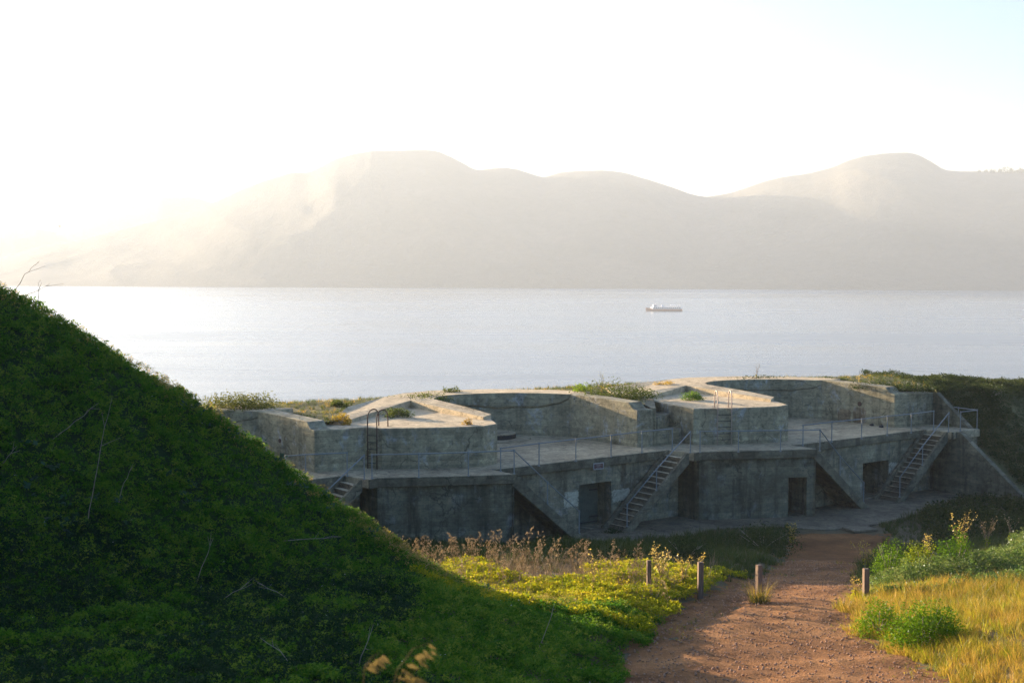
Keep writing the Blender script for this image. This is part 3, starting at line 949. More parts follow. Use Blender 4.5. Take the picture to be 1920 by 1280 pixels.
rail_run('short grey pipe rail at the left, half hidden by the green bank', [pdeck(536, 900), pdeck(573, 897), pdeck(651, 893)], [ZD] * 3, [0, 1, 2])
for i, lab1, lab2 in ((0, 'grey pipe rail on the left block, turning down a stair', 'long grey pipe rail along the middle deck above the brown plaque'),
                      (1, 'grey pipe rail in front of the ladder block, turning down the shadowed right stair', 'grey pipe rail along the right deck by the stained cross wall')):
    a = [pdeck(*p) for p in (((697, 898), (785, 896), (878, 893), (964, 889)), ((1313, 849), (1385, 848), (1464, 847), (1538, 846)))[i]]
    a = [(p[0], p[1] + .10) for p in a]
    st = stair_rail_pts(i, 1)
    rail_run(lab1, a + [s[0] for s in st[1:]], [ZD] * 4 + [s[1] for s in st[1:]], range(6))
    b = [pdeck(*p) for p in (((940, 884), (1012, 874), (1081, 865), (1147, 857), (1205, 849), (1262, 843)), ((1507, 836), (1561, 829), (1617, 823), (1665, 817), (1710, 812), (1752, 806)))[i]]
    b = [(p[0] - .03, p[1] + .06) for p in b]
    rail_run(lab2, b, [ZD] * 6, range(6))
for i, lab in ((-1, 'short sloping pipe rail on the cut off stair beside the green bank'), (0, 'sloping pipe rail down the middle stair that faces the yard'), (1, 'sloping pipe rail down the stair at the right end of the battery')):
    st = stair_rail_pts(i, 2)
    tp = shift(st[0][0], .3, AX)
    rail_run(lab, [tp] + [s[0] for s in st[1:]], [ZD] + [s[1] for s in st[1:]], [0, 1, 2])
rail_run('small corner pipe rail round the landing above the right hand stair', [(22.9 + .55, 73.9 + .05), (24.6, 74.8), (23.95, 75.9), (23.2, 77.6)], [ZD] * 4, [0, 1, 2])

def ladder(name, label, a, b, inward, ztop, reach, mat, hoop):
    """a, b: plan feet of the two stiles; inward: unit plan vector over the roof"""
    t = thing(name, label, 'ladder', (a[0], a[1], ZD))
    for p in (a, b):
        pts = [(p[0], p[1], ZD), (p[0], p[1], ztop + hoop * .55)]
        for k in range(1, 9):
            th = math.pi * k / 9
            u = reach / 2 * (1 - math.cos(th)); h = hoop * .55 + hoop * .45 * math.sin(th)
            pts.append((p[0] + inward[0] * u, p[1] + inward[1] * u, ztop + h))
        pts += [(p[0] + inward[0] * reach, p[1] + inward[1] * reach, ztop + hoop * .5), (p[0] + inward[0] * reach, p[1] + inward[1] * reach, ztop - .02)]
        m = MB(); m.tube(pts, .026, 8); m.build('stile', mat, t, 0, True)
    z = ZD + .25
    while z < ztop - .05:
        m = MB(); m.tube([(a[0], a[1], z), (b[0], b[1], z)], .016, 6); m.build('rung', M['darkiron'], t)
        z += .30
    return t
n = np.array([-.49, -.87])
la, lb = np.array((-6.18, 61.22)) + n * .13, np.array((-5.76, 60.99)) + n * .13
ladder('wall_ladder', 'rusty iron ladder with two tall hoops in the corner of the left block', la, lb, -n, ROOF, .85, M['rust'], .78)
q0, q1 = off([(-5.6, 60.9), (-3.4, 61.2)], 1)
dv = np.array(q1) - np.array(q0); dv = dv / np.hypot(*dv); nn = np.array([dv[1], -dv[0]])
sa, _ = hit_wall(1344, 800, q0, q1); sb, _ = hit_wall(1370, 800, q0, q1)
ladder('wall_ladder', 'dark iron ladder with pale narrow handrails on the front of the right block', np.array(q0) + dv * sa + nn * .13, np.array(q0) + dv * sb + nn * .13, -nn, ROOF, .55, M['palepipe'], .85)

# plaque on the deck edge
s, z = hit_wall(1119.5, 873, RI, T2)
p = np.array(RI) + AX * s + AXN * .085
sign = thing('wall_plaque', 'small brown plaque with pale rim on the middle deck edge', 'plaque', (p[0], p[1], z))
m = MB(); m.box((p[0], p[1], z), .54, .03, .27, AX); m.build('plate', M['plaque'], sign, .004)
for (ds, dz, w, h) in ((0, .13, .60, .036), (0, -.13, .60, .036), (-.285, 0, .036, .224), (.285, 0, .036, .224)):
    c = p + AX * ds + AXN * .012
    m = MB(); m.box((c[0], c[1], z + dz), w, .034, h, AX); m.build('rim', M['plaque_rim'], sign)
for dz, w in ((.075, .26), (.03, .34), (-.02, .16), (-.075, .30)):
    c = p + AXN * .016
    m = MB(); m.box((c[0], c[1], z + dz), w, .004, .012, AX); m.build('text_line', M['plaque_rim'], sign)

c = P(930, 822, ZD)
gm = thing('gun_mount', 'low round iron capped gun mount on the middle deck behind the block corner', 'gun mount', (c.x, c.y, ZD))
m = MB(); m.tube([(c.x, c.y, ZD - .02), (c.x, c.y, ZD + .05)], 1.75, 40); m.build('base', M['deck'], gm, .02)
m = MB(); m.tube([(c.x, c.y, ZD + .04), (c.x, c.y, ZD + .26)], 1.0, 40); m.build('ring', M['darkiron'], gm, .02)
m = MB(); m.tube([(c.x, c.y, ZD + .26), (c.x, c.y, ZD + .31)], 1.0, 40); m.build('cap', M['deck'], gm, .015)

# ------------------------------------------------------------------ posts, slab, ferry, gull, far trees
def proj(x, y, z):
    dz = z - CAM_Z
    f = y * math.cos(PITCH) - dz * math.sin(PITCH)
    u = y * math.sin(PITCH) + dz * math.cos(PITCH)
    return 960 + FPX * x / f, 640 - FPX * u / f

for px, py0, py1, w, lab in ((1217, 1050, 1108, .12, 'thin leaning wooden post among the yellow weeds, leftmost of the row'),
                             (1313, 1053, 1118, .155, 'square wooden post where the sunlit plants meet the path'),
                             (1423, 1058, 1113, .15, 'wooden post standing in a grass tuft in the middle of the path'),
                             (1623, 1065, 1121, .155, 'wooden post beside the shrubs on the right edge of the path')):
    g = ground_hit(px, py1 + 4)
    top = PD(px, py0, g.y).z
    a = random.uniform(.1, .5); ux = (math.cos(a), math.sin(a))
    lean = Vector((random.uniform(-.02, .02), random.uniform(-.02, .02)))
    me = MB()
    h = w / 2
    cs = []
    for k, (z, s_) in enumerate(((g.z - .3, 1), (g.z + (top - g.z) * .5, 1), (top - .012, 1), (top, .9))):
        f_ = max(0, z - g.z)
        cs += [(g.x + lean.x * f_ + (ux[0] * i - ux[1] * j) * h * s_, g.y + lean.y * f_ + (ux[1] * i + ux[0] * j) * h * s_, z) for i, j in ((-1, -1), (1, -1), (1, 1), (-1, 1))]
    fs = [(3, 2, 1, 0), (12, 13, 14, 15)]
    for k in range(3):
        fs += [(k * 4 + i, k * 4 + (i + 1) % 4, k * 4 + 4 + (i + 1) % 4, k * 4 + 4 + i) for i in range(4)]
    me.add(cs, fs)
    o = me.build('wooden_post', M['wood'], None, .008)
    tag(o, lab, 'post', 'wooden posts across the path')

c = P(1612, 991, .05)
m = MB(); m.box((c.x, c.y, .04), 1.3, 1.0, .12, (.8, .3))
tag(m.build('concrete_slab', M['pavement'], None, .03), 'flat grey concrete slab lying in the dark yard grass', 'slab')
for px, py, lab in ((1634, 798, 'left'), (1652, 801, 'right')):
    c = P(px, py, ZD)
    m = MB(); m.tube([(c.x, c.y, ZD), (c.x + .02, c.y, ZD + .09), (c.x, c.y, ZD + .13)], [.13, .11, .05], 7)
    tag(m.build('stone', M['darkiron'], None, 0), lab + ' one of two small dark stones on the right deck below the wall', 'stone', 'dark stones on the right deck')

# ferry out on the strait
FY = 1763.0
fc = P(1246, 583, SEA_Z)
L_ = 43.5
simple_red = simple('ferry_red', (.42, .13, .06), .5, .4, 0, .1, .5)
simple_white = simple('ferry_white', (.75, .75, .73), .5, .4, 0, .05, .5)
simple_glass = simple('ferry_glass', (.05, .06, .07), .2, .5, 0, .1, .5)
fe = thing('ferry', 'red hulled white passenger ferry crossing the hazy strait', 'ferry', (fc.x, fc.y, SEA_Z))
def hull(x0, zs, half, name, mat, parent):
    """hull stations along x from bow (left) to stern"""
    st = []
    for u in np.linspace(0, 1, 15):
        x = fc.x - L_ / 2 + L_ * u
        wd = half * min(1, (u / .28) ** .6 if u > 0 else 0) * (1 - .12 * max(0, u - .8) / .2)
        sheer = zs[1] + 2.0 * max(0, (.22 - u) / .22) ** 1.5
        st.append((x - (1.6 * max(0, .12 - u) / .12), wd, sheer))
    v, f = [], []
    for x, wd, sh in st:
        v += [(x, fc.y - wd * .8, SEA_Z + zs[0]), (x, fc.y - wd, SEA_Z + sh), (x, fc.y + wd, SEA_Z + sh), (x, fc.y + wd * .8, SEA_Z + zs[0])]
    for a in range(len(st) - 1):
        for b in range(4):
            f.append((a * 4 + b, a * 4 + (b + 1) % 4, (a + 1) * 4 + (b + 1) % 4, (a + 1) * 4 + b))
    f += [(3, 2, 1, 0), tuple(len(v) - 4 + k for k in range(4))]
    return mesh_obj(name, v, f, mat, parent)
hull(0, (-.6, 2.6), 4.6, 'hull', simple_red, fe)
m = MB(); m.prism([(fc.x - 15, fc.y - 3.9), (fc.x - 17.2, fc.y), (fc.x - 15, fc.y + 3.9), (fc.x + 20.5, fc.y + 4.1), (fc.x + 20.5, fc.y - 4.1)], SEA_Z + 2.6, SEA_Z + 5.2)
dk = m.build('deckhouse', simple_white, fe, .1)
for k in range(14):
    m = MB(); m.box((fc.x - 13 + k * 2.4, fc.y - 4.12, SEA_Z + 4.1), 1.5, .1, 1.0); m.build('window', simple_glass, dk)
m = MB(); m.prism([(fc.x - 14.2, fc.y - 2.8), (fc.x - 15.2, fc.y), (fc.x - 14.2, fc.y + 2.8), (fc.x - 9.6, fc.y + 2.8), (fc.x - 9.6, fc.y - 2.8)], SEA_Z + 5.2, SEA_Z + 7.9)
wh = m.build('wheelhouse', simple_white, fe, .1)
m = MB(); m.box((fc.x - 12, fc.y - 2.84, SEA_Z + 6.9), 3.6, .1, .9); m.build('window', simple_glass, wh)
m = MB(); m.tube([(fc.x - 11.5, fc.y, SEA_Z + 7.9), (fc.x - 11.5, fc.y, SEA_Z + 10.6)], .12, 6); m.tube([(fc.x - 12.4, fc.y, SEA_Z + 9.3), (fc.x - 10.6, fc.y, SEA_Z + 9.3)], .08, 6); m.build('mast', simple_white, fe)
m = MB(); m.box((fc.x + 13.5, fc.y, SEA_Z + 7.5), 13, 7.4, .22); 
cn = m.build('canopy', simple_white, fe, .05)
for k in range(5):
    for sd in (-3.5, 3.5):
        m = MB(); m.tube([(fc.x + 7.5 + k * 3, fc.y + sd, SEA_Z + 5.2), (fc.x + 7.5 + k * 3, fc.y + sd, SEA_Z + 7.5)], .09, 6); m.build('canopy_post', simple_white, cn)
for k, z in enumerate((5.7, 6.2)):
    m = MB(); m.tube([(fc.x - 9, fc.y - 3.9, SEA_Z + z), (fc.x + 20, fc.y - 3.9, SEA_Z + z)], .05, 5); m.build('deck_rail', simple_white, fe)
m = MB(); m.prism([(fc.x - 4, fc.y - 1.2), (fc.x - 4, fc.y + 1.2), (fc.x - 1, fc.y + 1.2), (fc.x - 1, fc.y - 1.2)], SEA_Z + 5.2, SEA_Z + 7.4); m.build('funnel', simple_white, fe, .1)

g = PD(112, 424.5, 420)
gu = thing('gull', 'tiny dark gull flying low over the water at the far left', 'bird', g)
m = MB(); m.tube([g + Vector((-.28, 0, -.02)), g + Vector((-.12, 0, 0)), g + Vector((.06, 0, 0)), g + Vector((.2, 0, .03)), g + Vector((.3, 0, .02))], [.02, .09, .1, .06, .015], 8)
m.build('body', M['darkiron'], gu, 0, True)
for sd in (-1, 1):
    m = MB()
    a = [(-.08, 0, .05), (.1, 0, .05), (.06, sd * .4, .24), (-.12, sd * .4, .24), (-.14, sd * .75, .17), (-.22, sd * .75, .17)]
    v = [(g.x + q[1], g.y + q[0], g.z + q[2]) for q in a] + [(g.x + q[1], g.y + q[0], g.z + q[2] + .02) for q in a]
    m.add(v, [(0, 1, 2, 3), (3, 2, 4, 5), (9, 8, 7, 6), (11, 10, 8, 9), (0, 3, 9, 6), (1, 7, 8, 2), (2, 8, 10, 4), (3, 5, 11, 9), (4, 10, 11, 5)])
    m.build('wing', M['darkiron'], gu)

# ------------------------------------------------------------------ leaves
def leaf_quads(n, centre_fn, size, up=.4, aspect=.55):
    """n leaf quads at centre_fn(n); random tilt, biased upwards"""
    c = centre_fn(n)
    d = rng.normal(size=(n, 3)); d[:, 2] *= .6; d /= np.linalg.norm(d, axis=1, keepdims=True)
    nrm = rng.normal(size=(n, 3)); nrm[:, 2] += up * 2; 
    b = np.cross(d, nrm); b /= np.linalg.norm(b, axis=1, keepdims=True) + 1e-9
    s = size * rng.uniform(.6, 1.3, (n, 1))
    a = s * aspect
    return np.stack([c, c + d * s * .55 + b * a * .5, c + d * s, c + d * s * .45 - b * a * .5], 1)

def clump_mesh(name, n, rad, size, mat, flat=.6, up=.4):
    def cf(n):
        p = rng.normal(size=(n, 3)); p /= np.linalg.norm(p, axis=1, keepdims=True)
        p *= rad * rng.uniform(.3, 1, (n, 1)) ** .6
        p[:, 2] = np.abs(p[:, 2]) * flat
        return p
    return quads_obj(name, leaf_quads(n, cf, size, up), mat, False)

def tuft_mesh(name, n, h, spread, width, mat, lean=.4):
    Q = []
    for k in range(n):
        a = rng.uniform(0, 2 * math.pi); r0 = rng.uniform(0, spread * .4)
        hh = h * rng.uniform(.5, 1.15); ln = lean * rng.uniform(.2, 1.2) * hh
        p0 = np.array([r0 * math.cos(a), r0 * math.sin(a), -.05])
        dr = np.array([math.cos(a + rng.normal() * .5), math.sin(a + rng.normal() * .5), 0])
        p1 = p0 + dr * ln * .35 + np.array([0, 0, hh * .6]); p2 = p0 + dr * ln + np.array([0, 0, hh])
        w = np.array([-dr[1], dr[0], 0]) * width
        tw = rng.uniform(0, math.pi); w = np.array([math.cos(tw), math.sin(tw), 0]) * width
        Q.append([p0 - w, p0 + w, p1 + w * .8, p1 - w * .8]); Q.append([p1 - w * .8, p1 + w * .8, p2 + w * .15, p2 - w * .15])
    return quads_obj(name, np.array(Q), mat, False)

def stem_mesh(name, h, mat, nb=5, width=.006, seeds=True):
    """dry upright weed stem with short side branches, as crossed thin strips"""
    Q = []
    def strip(a, b, w):
        a = np.array(a); b = np.array(b)
        for ang in (0.3, 1.9):
            o = np.array([math.cos(ang), math.sin(ang), 0]) * w
            Q.append([a - o, a + o, b + o * .6, b - o * .6])
    p = np.array([0, 0, -.05]); d = np.array([rng.normal() * .12, rng.normal() * .12, 1])
    k = 5
    for i in range(k):
        q = p + d * h / k + rng.normal(size=3) * .02 * h
        strip(p, q, width * (1 - i / k * .6)); p0 = p; p = q
        if i > 1:
            for b in range(nb // 2):
                a = rng.uniform(0, 2 * math.pi); l = h * rng.uniform(.08, .22)
                e = p + np.array([math.cos(a) * l * .6, math.sin(a) * l * .6, l])
                strip(p, e, width * .5)
                if seeds:
                    for _ in range(4):
                        c = e + rng.normal(size=3) * .02; s = .014
                        Q.append([c + np.array([-s, 0, -s]), c + np.array([s, 0, -s]), c + np.array([s, .005, s]), c + np.array([-s, 0, s])])
    return quads_obj(name, np.array(Q), mat, False)

def scatter(name, pts, rot, scl, variants, mat=None):
    """one object: the variants instanced on points"""
    n = len(pts)
    me = bpy.data.meshes.new(name)
    me.vertices.add(n)
    me.vertices.foreach_set('co', np.asarray(pts, np.float32).reshape(-1))
    a = me.attributes.new('rot', 'FLOAT_VECTOR', 'POINT'); a.data.foreach_set('vector', np.asarray(rot, np.float32).reshape(-1))
    a = me.attributes.new('scl', 'FLOAT', 'POINT'); a.data.foreach_set('value', np.asarray(scl, np.float32))
    a = me.attributes.new('pick', 'INT', 'POINT'); a.data.foreach_set('value', rng.integers(0, len(variants), n).astype(np.int32))
    o = bpy.data.objects.new(name, me); col.objects.link(o)
    vc = bpy.data.collections.new(name + '_variants')
    for v in variants: vc.objects.link(v)
    g = bpy.data.node_groups.new(name + '_scatter', 'GeometryNodeTree')
    g.interface.new_socket('Geometry', in_out='INPUT', socket_type='NodeSocketGeometry')
    g.interface.new_socket('Geometry', in_out='OUTPUT', socket_type='NodeSocketGeometry')
    gi, go = g.nodes.new('NodeGroupInput'), g.nodes.new('NodeGroupOutput')
    ip = g.nodes.new('GeometryNodeInstanceOnPoints'); ip.inputs['Pick Instance'].default_value = True
    ci = g.nodes.new('GeometryNodeCollectionInfo'); ci.inputs['Collection'].default_value = vc
    ci.inputs['Separate Children'].default_value = True; ci.inputs['Reset Children'].default_value = True
    def na(nm, typ):
        d = g.nodes.new('GeometryNodeInputNamedAttribute'); d.data_type = typ; d.inputs['Name'].default_value = nm
        return d.outputs['Attribute']
    er = g.nodes.new('FunctionNodeEulerToRotation')
    g.links.new(na('rot', 'FLOAT_VECTOR'), er.inputs[0])
    g.links.new(gi.outputs[0], ip.inputs['Points']); g.links.new(ci.outputs[0], ip.inputs['Instance'])
    g.links.new(na('pick', 'INT'), ip.inputs['Instance Index'])
    g.links.new(er.outputs[0], ip.inputs['Rotation']); g.links.new(na('scl', 'FLOAT'), ip.inputs['Scale'])
    g.links.new(ip.outputs[0], go.inputs[0])
    md = o.modifiers.new('scatter', 'NODES'); md.node_group = g
    return stuff(o)

def area_points(x0, x1, y0, y1, dens, zf, mask):
    n = int((x1 - x0) * (y1 - y0) * dens)
    x = rng.uniform(x0, x1, n); y = rng.uniform(y0, y1, n)
    z = zf(x, y)
    px, py = proj(x, y, z)
    k = mask(x, y, z, px, py) & (px > -260) & (px < 2600) & (py < 1420)
    return np.stack([x[k], y[k], z[k]], 1), px[k], py[k]

def rnd_rot(n, tilt):
    return np.stack([rng.normal(0, tilt, n), rng.normal(0, tilt, n), rng.uniform(0, 6.283, n)], 1)

lp_x = lambda y: np.interp(y, YK, XL)
rp_x = lambda y: np.interp(y, YK, XR)

# 1. green cover of the bank on the left
def m_mound(x, y, z, px, py):
    edge = lp_x(y) + fbm(y * .6, y * 0, 41, 4) * 1.4
    return ((mound_z(x, y) > low_z(x, y) - .3) | ((y < 36.5) & (x < edge))) & (x < edge)
pts, px, py = area_points(-26, 5, 17, 37.5, 100, ground_z, m_mound)
hum = fbm(pts[:, 0] * 1.1, pts[:, 1] * 1.1, 71, 3) + .6 * fbm(pts[:, 0] * 3.1, pts[:, 1] * 3.1, 72, 2)
pts[:, 2] += np.clip(hum, -.03, .5) * .75 + rng.uniform(-.03, .08, len(pts))
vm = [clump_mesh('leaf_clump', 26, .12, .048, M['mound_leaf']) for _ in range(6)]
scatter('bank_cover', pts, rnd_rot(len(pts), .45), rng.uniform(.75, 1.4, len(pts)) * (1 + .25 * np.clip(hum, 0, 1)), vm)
# taller crest sprigs, rim light put into their pale leaf colour
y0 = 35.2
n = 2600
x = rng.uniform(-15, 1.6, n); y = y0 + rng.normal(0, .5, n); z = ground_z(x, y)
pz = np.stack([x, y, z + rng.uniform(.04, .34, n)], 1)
vr = [clump_mesh('rim_sprig', 14, .085, .045, M['rim_lit_leaf'], 1.0) for _ in range(4)]
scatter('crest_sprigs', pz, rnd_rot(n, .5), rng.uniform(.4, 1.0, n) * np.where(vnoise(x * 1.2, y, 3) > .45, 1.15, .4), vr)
# lighter sprigs standing over the cover
pts, px, py = area_points(-20, 4, 18, 36, 17, ground_z, lambda x, y, z, px, py: (x < lp_x(y) - .5) & (vnoise(x * .8, y * .8, 77) > .35) & ((mound_z(x, y) > low_z(x, y) - .3) | (y < 36)))
pts[:, 2] += rng.uniform(.10, .30, len(pts))
scatter('bank_sprigs', pts, rnd_rot(len(pts), .45), rng.uniform(.5, 1.15, len(pts)), [clump_mesh('bank_sprig', 16, .11, .055, M['sprig_leaf'], .9) for _ in range(4)])
# feathery darker plants low on the bank; extra ones imitate the corner's shade
pts, px, py = area_points(-15, 0, 17, 33, 38, ground_z, lambda x, y, z, px, py: ((py > 880 + .45 * px + vnoise(x * .8, y * .8, 8) * 120) | ((py > 1080) & (px < 780) & (vnoise(x * .5, y * .5, 18) > .35))) & (x < lp_x(y)))
pts[:, 2] += rng.uniform(.05, .22, len(pts))
vf = [clump_mesh('fern_frond', 46, .22, .05, M['fern_leaf'], .5, .8) for _ in range(4)]
scatter('fern_cover', pts, rnd_rot(len(pts), .4), rng.uniform(.6, 1.3, len(pts)), vf)
# pale broad leaves and small white flowers in patches
pts, px, py = area_points(-15, 3, 22, 36, 3.5, ground_z, lambda x, y, z, px, py: (vnoise(x * .55 + 4, y * .55, 15) > .62) & (mound_z(x, y) > low_z(x, y) - .2) & (x < lp_x(y) - .4))
pts[:, 2] += rng.uniform(.14, .28, len(pts))
vb = [clump_mesh('broad_leaf_plant', 9, .13, .13, M['broad_leaf'], .5, 1.2) for _ in range(4)]
scatter('broad_leaf_cover', pts, rnd_rot(len(pts), .35), rng.uniform(.6, 1.3, len(pts)), vb)
pts, px, py = area_points(-15, 3, 22, 36, .9, ground_z, lambda x, y, z, px, py: (vnoise(x * .5 + 9, y * .5, 16) > .6) & (x < lp_x(y) - .4))
pts[:, 2] += .26
scatter('white_flower_specks', pts, rnd_rot(len(pts), .6), rng.uniform(.6, 1.2, len(pts)), [clump_mesh('white_flower', 4, .02, .02, M['white_flower']) for _ in range(3)])

# 2. sunlit plants between the bank and the path
edgeL = lambda y: lp_x(y) + fbm(y * .6, y * 0, 41, 4) * 1.4
def m_patch(x, y, z, px, py):
    return (x < edgeL(y)) & (mound_z(x, y) < low_z(x, y) + .25) & (py > 1068 + 18 * np.sin(px * .02) - 12 * (px > 1180) + vnoise(x, y, 2) * 20)
pts, px, py = area_points(-5, 8, 33.5, 49, 95, ground_z, m_patch)
hum = fbm(pts[:, 0] * .9, pts[:, 1] * .9, 73, 3)
pts[:, 2] += np.clip(hum + .25, 0, .9) * .5 + rng.uniform(-.02, .10, len(pts))
vy = [clump_mesh('yellow_clump', 24, .13, .055, M['yellow_leaf']) for _ in range(5)]
scatter('sunlit_ground_cover', pts, rnd_rot(len(pts), .45), rng.uniform(.6, 1.35, len(pts)), vy)
pts, px, py = area_points(-5, 7, 37, 48.5, 2.4, ground_z, lambda x, y, z, px, py: (x < edgeL(y) - .3) & (mound_z(x, y) < low_z(x, y) + .2) & (vnoise(x * .5, y * .5, 6) + .0016 * (1150 - px) > .47))
vs_ = [stem_mesh('dry_weed', h, M['dry_stem'], 6) for h in (.7, .85, 1.0, 1.15, .8)]
scatter('dry_weed_stems', pts, rnd_rot(len(pts), .12), rng.uniform(.55, 1.15, len(pts)), vs_)
pts, px, py = area_points(-5, 7, 36, 49, 7, ground_z, lambda x, y, z, px, py: (x < edgeL(y) - .1) & (mound_z(x, y) < low_z(x, y) + .2) & (py < 1140))
scatter('straw_grass', pts, rnd_rot(len(pts), .15), rng.uniform(.5, 1.1, len(pts)), [tuft_mesh('straw_tuft', 9, .55, .15, .005, M['dry_stem'], .4) for _ in range(4)])

# 3. shaded grass of the yard
ppoly = poly
def m_yard(x, y, z, px, py):
    return ~inside(x, y, ppoly) & ~((x > lp_x(y) - .1 + fbm(y, y * 0, 3, 3)) & (x < rp_x(y) + .1 + fbm(y, y * 0, 4, 3))) & (y < front_axis(x) - 3.4) & (mound_z(x, y) < low_z(x, y) + .2)
pts, px, py = area_points(-9, 27, 46, 69, 22, low_z, m_yard)
vg = [tuft_mesh('grass_tuft', 14, .34, .22, .007, M['green_grass'], .5) for _ in range(5)]
scatter('yard_grass', pts, rnd_rot(len(pts), .15), rng.uniform(.45, 1.2, len(pts)) * (.5 + vnoise(pts[:, 0] * .5, pts[:, 1] * .5, 12)), vg)

# 4. right bank: golden grass in front, grey green shrubs behind
bline = lambda px: np.maximum(1120 - (px - 1600) * .085, 1060)
def m_gold(x, y, z, px, py):
    e = rp_x(y) + .1 + fbm(y * .8, y * 0 + 3, 44, 4) * 1.6
    bare = (vnoise(x * .45, y * .45, 28) > .70) & (py > 1200)
    return (x > e) & (py > bline(px) - 6) & ~bare
pts, px, py = area_points(7, 32, 24, 46, 58, low_z, m_gold)
vgold = [tuft_mesh('golden_tuft', 15, .38, .22, .0055, M['gold_grass'], .6) for _ in range(6)]
scatter('golden_grass', pts, rnd_rot(len(pts), .2), rng.uniform(.35, 1.15, len(pts)) * (.55 + .7 * vnoise(pts[:, 0] * .4, pts[:, 1] * .4, 13)), vgold)
pts, px, py = area_points(7, 24, 25, 44, 9, low_z, lambda x, y, z, px, py: m_gold(x, y, z, px, py) & (vnoise(x * .5 + 7, y * .5, 18) > .5))
scatter('green_grass_patches', pts, rnd_rot(len(pts), .2), rng.uniform(.4, 1.1, len(pts)), [tuft_mesh('green_tuft', 16, .36, .24, .007, M['yellow_leaf'], .6) for _ in range(4)])
def m_grey(x, y, z, px, py):
    e = rp_x(y) + .3 + fbm(y * .8, y * 0 + 3, 44, 4) * 1.6
    return (x > e) & (py < bline(px) + vnoise(x, y, 33) * 8) & (py > np.interp(px, [1600, 1640, 1850, 1920, 2100], [1090, 1080, 1062, 1018, 990]))
pts, px, py = area_points(8, 34, 38, 58, 62, low_z, m_grey)
pts[:, 2] += rng.uniform(0, .55, len(pts)) * sstep(0, 1.4, pts[:, 0] - rp_x(pts[:, 1])) * np.clip(1.9 * vnoise(pts[:, 0] * .75, pts[:, 1] * .75, 14) - .45, .05, 1.2)
vgr = [clump_mesh('grey_clump', 24, .15, .065, M['grey_leaf'], .8) for _ in range(5)]
scatter('grey_green_shrubs', pts, rnd_rot(len(pts), .4), rng.uniform(.6, 1.4, len(pts)), vgr)
k = rng.random(len(pts)) < .006
pw = pts[k] + np.array([0, 0, .22])
scatter('pale_flower_specks', pw, rnd_rot(len(pw), .5), rng.uniform(.7, 1.5, len(pw)), [clump_mesh('pale_flower', 4, .03, .022, M['white_flower']) for _ in range(3)])
pts, px, py = area_points(12, 32, 50, 72, 9, low_z, lambda x, y, z, px, py: (x > rp_x(y) + 2) & (py > 930) & ~inside(x, y, ppoly) & (y < front_axis(x) - 3) & (py < 1030 - (px - 1600) * .08))
pts[:, 2] += rng.uniform(0, .3, len(pts))
scatter('dark_yard_shrubs', pts, rnd_rot(len(pts), .4), rng.uniform(.8, 2.0, len(pts)), [clump_mesh('dark_clump', 30, .22, .08, M['hill_leaf'], .9) for _ in range(4)])

# 5. berm: short grass behind the parapets, dark shrubs on the slope to the right
bk = lambda x, y: ~inside(x, y, low_poly)
pts, px, py = area_points(-22, 30, 58, 90, 9, berm_z, lambda x, y, z, px, py: bk(x, y) & (y < front_axis(x) + 15) & (x < 24))
aprons = [o for o in bpy.data.objects if o.name.startswith('parapet_slab')]
ap = np.zeros(len(pts), bool)
for o in aprons:
    me = o.data; b = np.array(o.parent.location)
    lp = [(me.vertices[v].co.x + b[0], me.vertices[v].co.y + b[1]) for v in me.polygons[0].vertices]
    ap |= inside(pts[:, 0], pts[:, 1], lp)
pts = pts[~ap]
vbg = [tuft_mesh('berm_tuft', 14, .22, .24, .007, M['green_grass'], .7) for _ in range(3)] + [tuft_mesh('berm_straw_tuft', 12, .26, .22, .006, M['gold_grass'], .7)]
scatter('berm_grass', pts, rnd_rot(len(pts), .2), rng.uniform(.4, 1.2, len(pts)), vbg)
pts, px, py = area_points(22, 44, 66, 100, 30, berm_z, lambda x, y, z, px, py: bk(x, y) & (x > 23.0) & ((x - 23.4) * .79 + (y - 73.9) * .61 > .75) & ((x - 22.9) * .79 + (y - 76.9) * .61 > .6) & (z > -.6) & (y < front_axis(x) + 16))
hum = vnoise(pts[:, 0] * .45, pts[:, 1] * .45, 19)
pts[:, 2] += hum * .45 + rng.uniform(-.2, .0, len(pts))
scatter('slope_shrubs', pts, rnd_rot(len(pts), .4), rng.uniform(.7, 1.5, len(pts)) * (.6 + hum * .6), [clump_mesh('slope_clump', 34, .24, .085, M['hill_leaf'], .9) for _ in range(5)])

# small weeds and litter creeping over the path edges
pts, px, py = area_points(0, 17, 22, 58, 14, low_z, lambda x, y, z, px, py: (x > lp_x(y) - .2) & (x < rp_x(y) + .2) & (np.minimum(x - lp_x(y), rp_x(y) - x) < .15 + 1.6 * vnoise(x * .7, y * .7, 51) ** 3))
pts[:, 2] += .02
scatter('path_edge_weeds', pts, rnd_rot(len(pts), .3), rng.uniform(.25, .8, len(pts)), [tuft_mesh('weed_tuft', 9, .16, .16, .006, M['green_grass'], .8), tuft_mesh('dry_weed_tuft', 9, .18, .16, .005, M['gold_grass'], .8), clump_mesh('weed_clump', 12, .08, .04, M['yellow_leaf'])])
# pebbles on the path
pts, px, py = area_points(1, 16, 22, 56, 45, low_z, lambda x, y, z, px, py: (x > lp_x(y)) & (x < rp_x(y)))
pts[:, 2] += .03
def pebble():
    m = MB(); m.tube([(0, 0, -.02), (0.004, 0, .005), (0, .003, .022)], [.035, .04, .016], 6)
    o = m.build('pebble', M['pebble']); col.objects.unlink(o); return o
scatter('pebbles', pts, rnd_rot(len(pts), .4), rng.uniform(.2, .85, len(pts)) ** 1.9 * 1.15, [pebble() for _ in range(3)])

